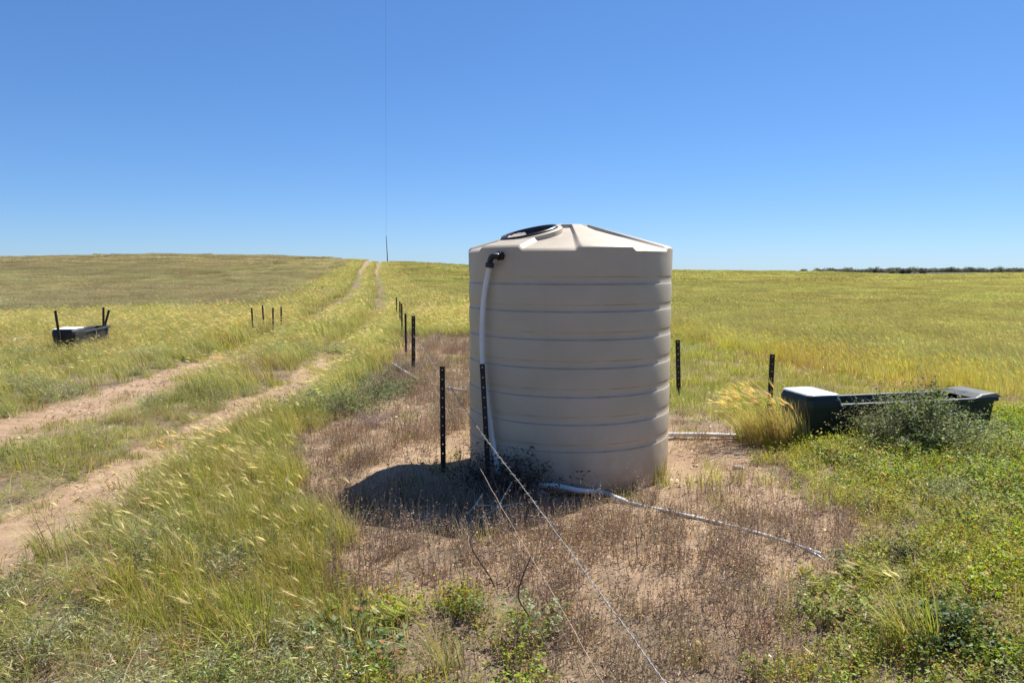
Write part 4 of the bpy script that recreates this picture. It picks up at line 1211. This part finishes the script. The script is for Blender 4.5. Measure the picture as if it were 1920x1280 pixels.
plant('weed_bush', 'bush', 'dark green weed at the right of the verge bush', 712, 745, BU(50, h=.40, r=.38, n=110, per=24, col=(.08, .11, .05), lsz=.026, alt=(.16, .18, .10)))
plant('weed_bush', 'bush', 'bluish grey weed growing at the left of the verge bush', 590, 775, BU(51, h=.36, r=.38, n=90, per=22, col=(.15, .18, .11), lsz=.024, alt=(.24, .26, .18)))
near_leafy = [(640, 1205, 60, .16, .17, .030, 'dark lobed leafy weed low in the grass at bottom centre left'), (555, 1240, 61, .14, .16, .026, 'grey green rosette weed near the bottom edge left of centre'),
              (725, 1165, 62, .15, .15, .028, 'leafy weed where the bright barley strip meets the dry yard'), (885, 1160, 63, .14, .14, .020, 'small leafy weed in the dry stalks left of the curved stem'),
              (1015, 1190, 64, .22, .12, .022, 'upright yellow green weed beside the dark dead stem'), (1830, 1120, 65, .18, .20, .024, 'lime green weed mound at the right edge of the near carpet'),
              (700, 1255, 66, .16, .18, .030, 'pale green lobed weed at the very bottom of the photo')]
for (px, py, sd_, h_, r_, l_, lb) in near_leafy:
    plant('leafy_weed', 'weed', lb, px, py, [('foliage', proto_weed(sd_, 34, h_, r_, ((.14, .19, .07), (.22, .25, .14), LIME)[sd_ % 3], l_, 10, asp=.75), FOL)])
plant('grass_tuft', 'grass tuft', 'green seed headed grass tuft at the bottom centre', 835, 1262, GR(67, n=60, h=.30, r=.09, nh=9, green=(.22, .26, .05), dry=.1, hs=.085, lean=.9, w_=.0055, awns=16, headcol=(.40, .42, .16)))
plant('grass_tuft', 'grass tuft', 'pale headed barley tuft standing above the verge near the ruts', 470, 900, GR(68, n=70, h=.46, r=.12, nh=22, green=(.24, .25, .06), dry=.3, hs=.095, lean=1.0, w_=.005, awns=16, headcol=(.66, .58, .38)))
plant('grass_tuft', 'grass tuft', 'low green tuft on the bare track at the left edge', 60, 880, GR(69, n=110, h=.24, r=.22, nh=8, green=LIME, dry=.15, hs=.06, lean=.3, w_=.006))
plant('grass_tuft', 'grass tuft', 'dark green flat tuft between the two wheel ruts', 232, 862, GR(70, n=80, h=.11, r=.16, nh=0, green=(.13, .19, .05), dry=.1, lean=.3, w_=.006))
plant('grass_tuft', 'grass tuft', 'thin tuft with upright heads beside the white track stone', 150, 850, GR(71, n=60, h=.28, r=.14, nh=8, green=LIME, dry=.15, hs=.05, lean=-.1, w_=.005))
DB = lambda s, **k: [('twigs', proto_bush(s, **k), DRY)]
plant('dead_bush', 'dead bush', 'dark dead tangle where the thin pipe starts', 752, 697, DB(52, h=.26, r=.45, n=120, per=10, col=(.10, .085, .08), lsz=.02, alt=(.22, .19, .17), asp=.3, stem=(.10, .08, .07)))
plant('dead_bush', 'dead bush', 'dark dead vine with leaves against the tank foot', 985, 905, DB(53, h=.44, r=.30, n=110, per=18, col=(.05, .035, .03), lsz=.030, alt=(.10, .075, .06), stem=(.10, .07, .055)), pos=tuple(on_wall(975, 905, .20)))
plant('dead_bush', 'dead bush', 'dark dead vine between the two black pickets', 885, 880, DB(54, h=.42, r=.30, n=90, per=14, col=(.06, .04, .035), lsz=.027, alt=(.14, .09, .07), stem=(.12, .08, .06)), pos=tuple(on_wall(893, 880, .22)))
plant('dead_bush', 'dead bush', 'brown leafless dead weed at the tank front right', 1195, 925, DB(55, h=.14, r=.20, n=60, per=8, col=(.16, .11, .09), lsz=.012, alt=(.3, .2, .15), stem=(.18, .12, .1)))
plant('dead_bush', 'dead bush', 'purplish dead bush beside the verge left of the shadow', 700, 800, DB(56, h=.20, r=.5, n=140, per=8, col=(.23, .16, .15), lsz=.012, alt=(.36, .28, .24), stem=(.26, .19, .17)))
plant('green_tuft', 'weed', 'taller green tuft standing out in the right crop', 1570, 622, GR(57, n=160, h=.62, r=.7, nh=0, green=(.11, .17, .03), dry=.03, lean=.6, w_=.012), pos=((1570-960)/FPX*19, 19, 0))
# bent dead branches lying in front of the shadow
def branch(label, pts, r, mat):
    b0 = pts[0][0]
    root = empty('dead_branch', b0); tag(root, label, 'branch')
    for i, P in enumerate(pts):
        MB().tube([q-b0 for q in smoothpts(P, 4)], [max(.0015, r*(1-.6*j/(4*(len(P)-1)))) for j in range(4*(len(P)-1)+1)], 6).build('twig', mat, root, smooth=True)
M_TW = simple('grey_twig', (.60, .52, .44), .9, var=.3); M_TW2 = simple('dark_twig', (.07, .04, .035), .9, var=.3)
g = lambda px, py, z: at(px, py, z)
branch('pale forked dead branch in the shadow between the wires', [[g(875, 965, .02), g(890, 948, .07), g(905, 925, .12)], [g(890, 948, .07), g(912, 947, .06), g(935, 948, .05)]], .008, M_TW)
branch('pale dead branch crossing under the plain wire', [[g(905, 968, .02), g(930, 952, .06), g(945, 930, .12), g(960, 903, .2)], [g(930, 952, .06), g(965, 944, .05), g(985, 941, .04)]], .007, M_TW)
branch('dark curved dead stem left of the plain wire', [[g(928, 1100, .02), g(915, 1075, .08), g(886, 1030, .2), g(884, 1005, .26), g(900, 988, .3)]], .0055, M_TW2)
branch('dark upright dead stem rising right of the plain wire', [[g(960, 1270, .02), g(970, 1180, .12), g(993, 1160, .16), g(972, 1120, .26), g(980, 1080, .36), g(996, 1042, .44)]], .0055, M_TW2)

# ------------------------------------------------------------------ far trees
def crown(rg, r, h, n, sz):
    vg = Veg(); c = []
    for i in range(7):
        a = rg.random()*6.28; q = r*.6*rg.random()
        c.append((q*math.cos(a), q*math.sin(a), h*(.35+.45*rg.random()), r*(.35+.3*rg.random())))
    P = []
    for (cx, cy, cz, cr) in c:
        v = rg.normal(size=(n//7, 3)); v /= np.linalg.norm(v, axis=1)[:, None]; v *= cr*(.6+.45*rg.random((len(v), 1)))
        v[:, 2] *= .8; P.append(v + [cx, cy, cz])
    P = np.concatenate(P); P[:, 2] = np.clip(P[:, 2], .1, None)
    leaves(vg, rg, P, sz*(.6+.8*rg.random(len(P))), cvar(rg, (.085, .095, .075), len(P), .25, (.13, .13, .11), .3), asp=.8)  # greyed crown colour carries a slight distance haze
    return vg
M_BARK = simple('bark', (.10, .08, .06), .9)
def far_tree(px, d, h, r, label, seed):
    rg = np.random.default_rng(seed); x = (px-960)/FPX*d
    h *= .72; r *= .8
    t = empty('distant_tree', (x, d, hz(x, d))); tag(t, label, 'tree', 'dark trees on the skyline at far right')
    link(bpy.data.objects.new('crown', crown(rg, r, h, 700, h*.16).mesh('crown', FOL)), t)
    MB().tube([(0, 0, -.3), (0.1, 0, h*.3), (.2, .1, h*.6)], [h*.04, h*.03, h*.015], 6).build('trunk', M_BARK, t)
TL = [(1668, 640, 6.5, 6.5, 'leftmost rounded tree of the dark clump on the right skyline'), (1686, 650, 7.5, 6, 'tallest tree in the dark clump on the right skyline'),
      (1702, 645, 7.0, 6, 'middle tree of the dark clump on the right skyline'), (1726, 640, 7.0, 7, 'broad dark tree ending the skyline clump at its right'),
      (1623, 700, 6.5, 5, 'lone rounded tree left of the dark skyline clump'), (1598, 720, 5.5, 4, 'small faint tree at the left of the skyline trees')]
for i, (px, d_, h_, r_, lb) in enumerate(TL): far_tree(px, d_, h_, r_, lb, 300+i)
protos = [crown(np.random.default_rng(320+i), 7, 5.5+i, 500, 1.1) for i in range(4)]
rg = np.random.default_rng(33)
pxs = 1500 + 700*rg.random(900)**.8; dd = 820 + 130*rg.random(900)
P = np.column_stack([(pxs-960)/FPX*dd, dd])
dens = np.interp(pxs, [1500, 1560, 1640, 1750, 2100], [.35, .7, 1, 1, 1])
P = P[rg.random(900) < dens]
instancer('distant_woodland', 'long grey green line of scrub trees on the far right horizon', 'woodland', protos, P, rg.random(len(P))*6.28, .40+.36*rg.random(len(P))**2, FOL, .0)
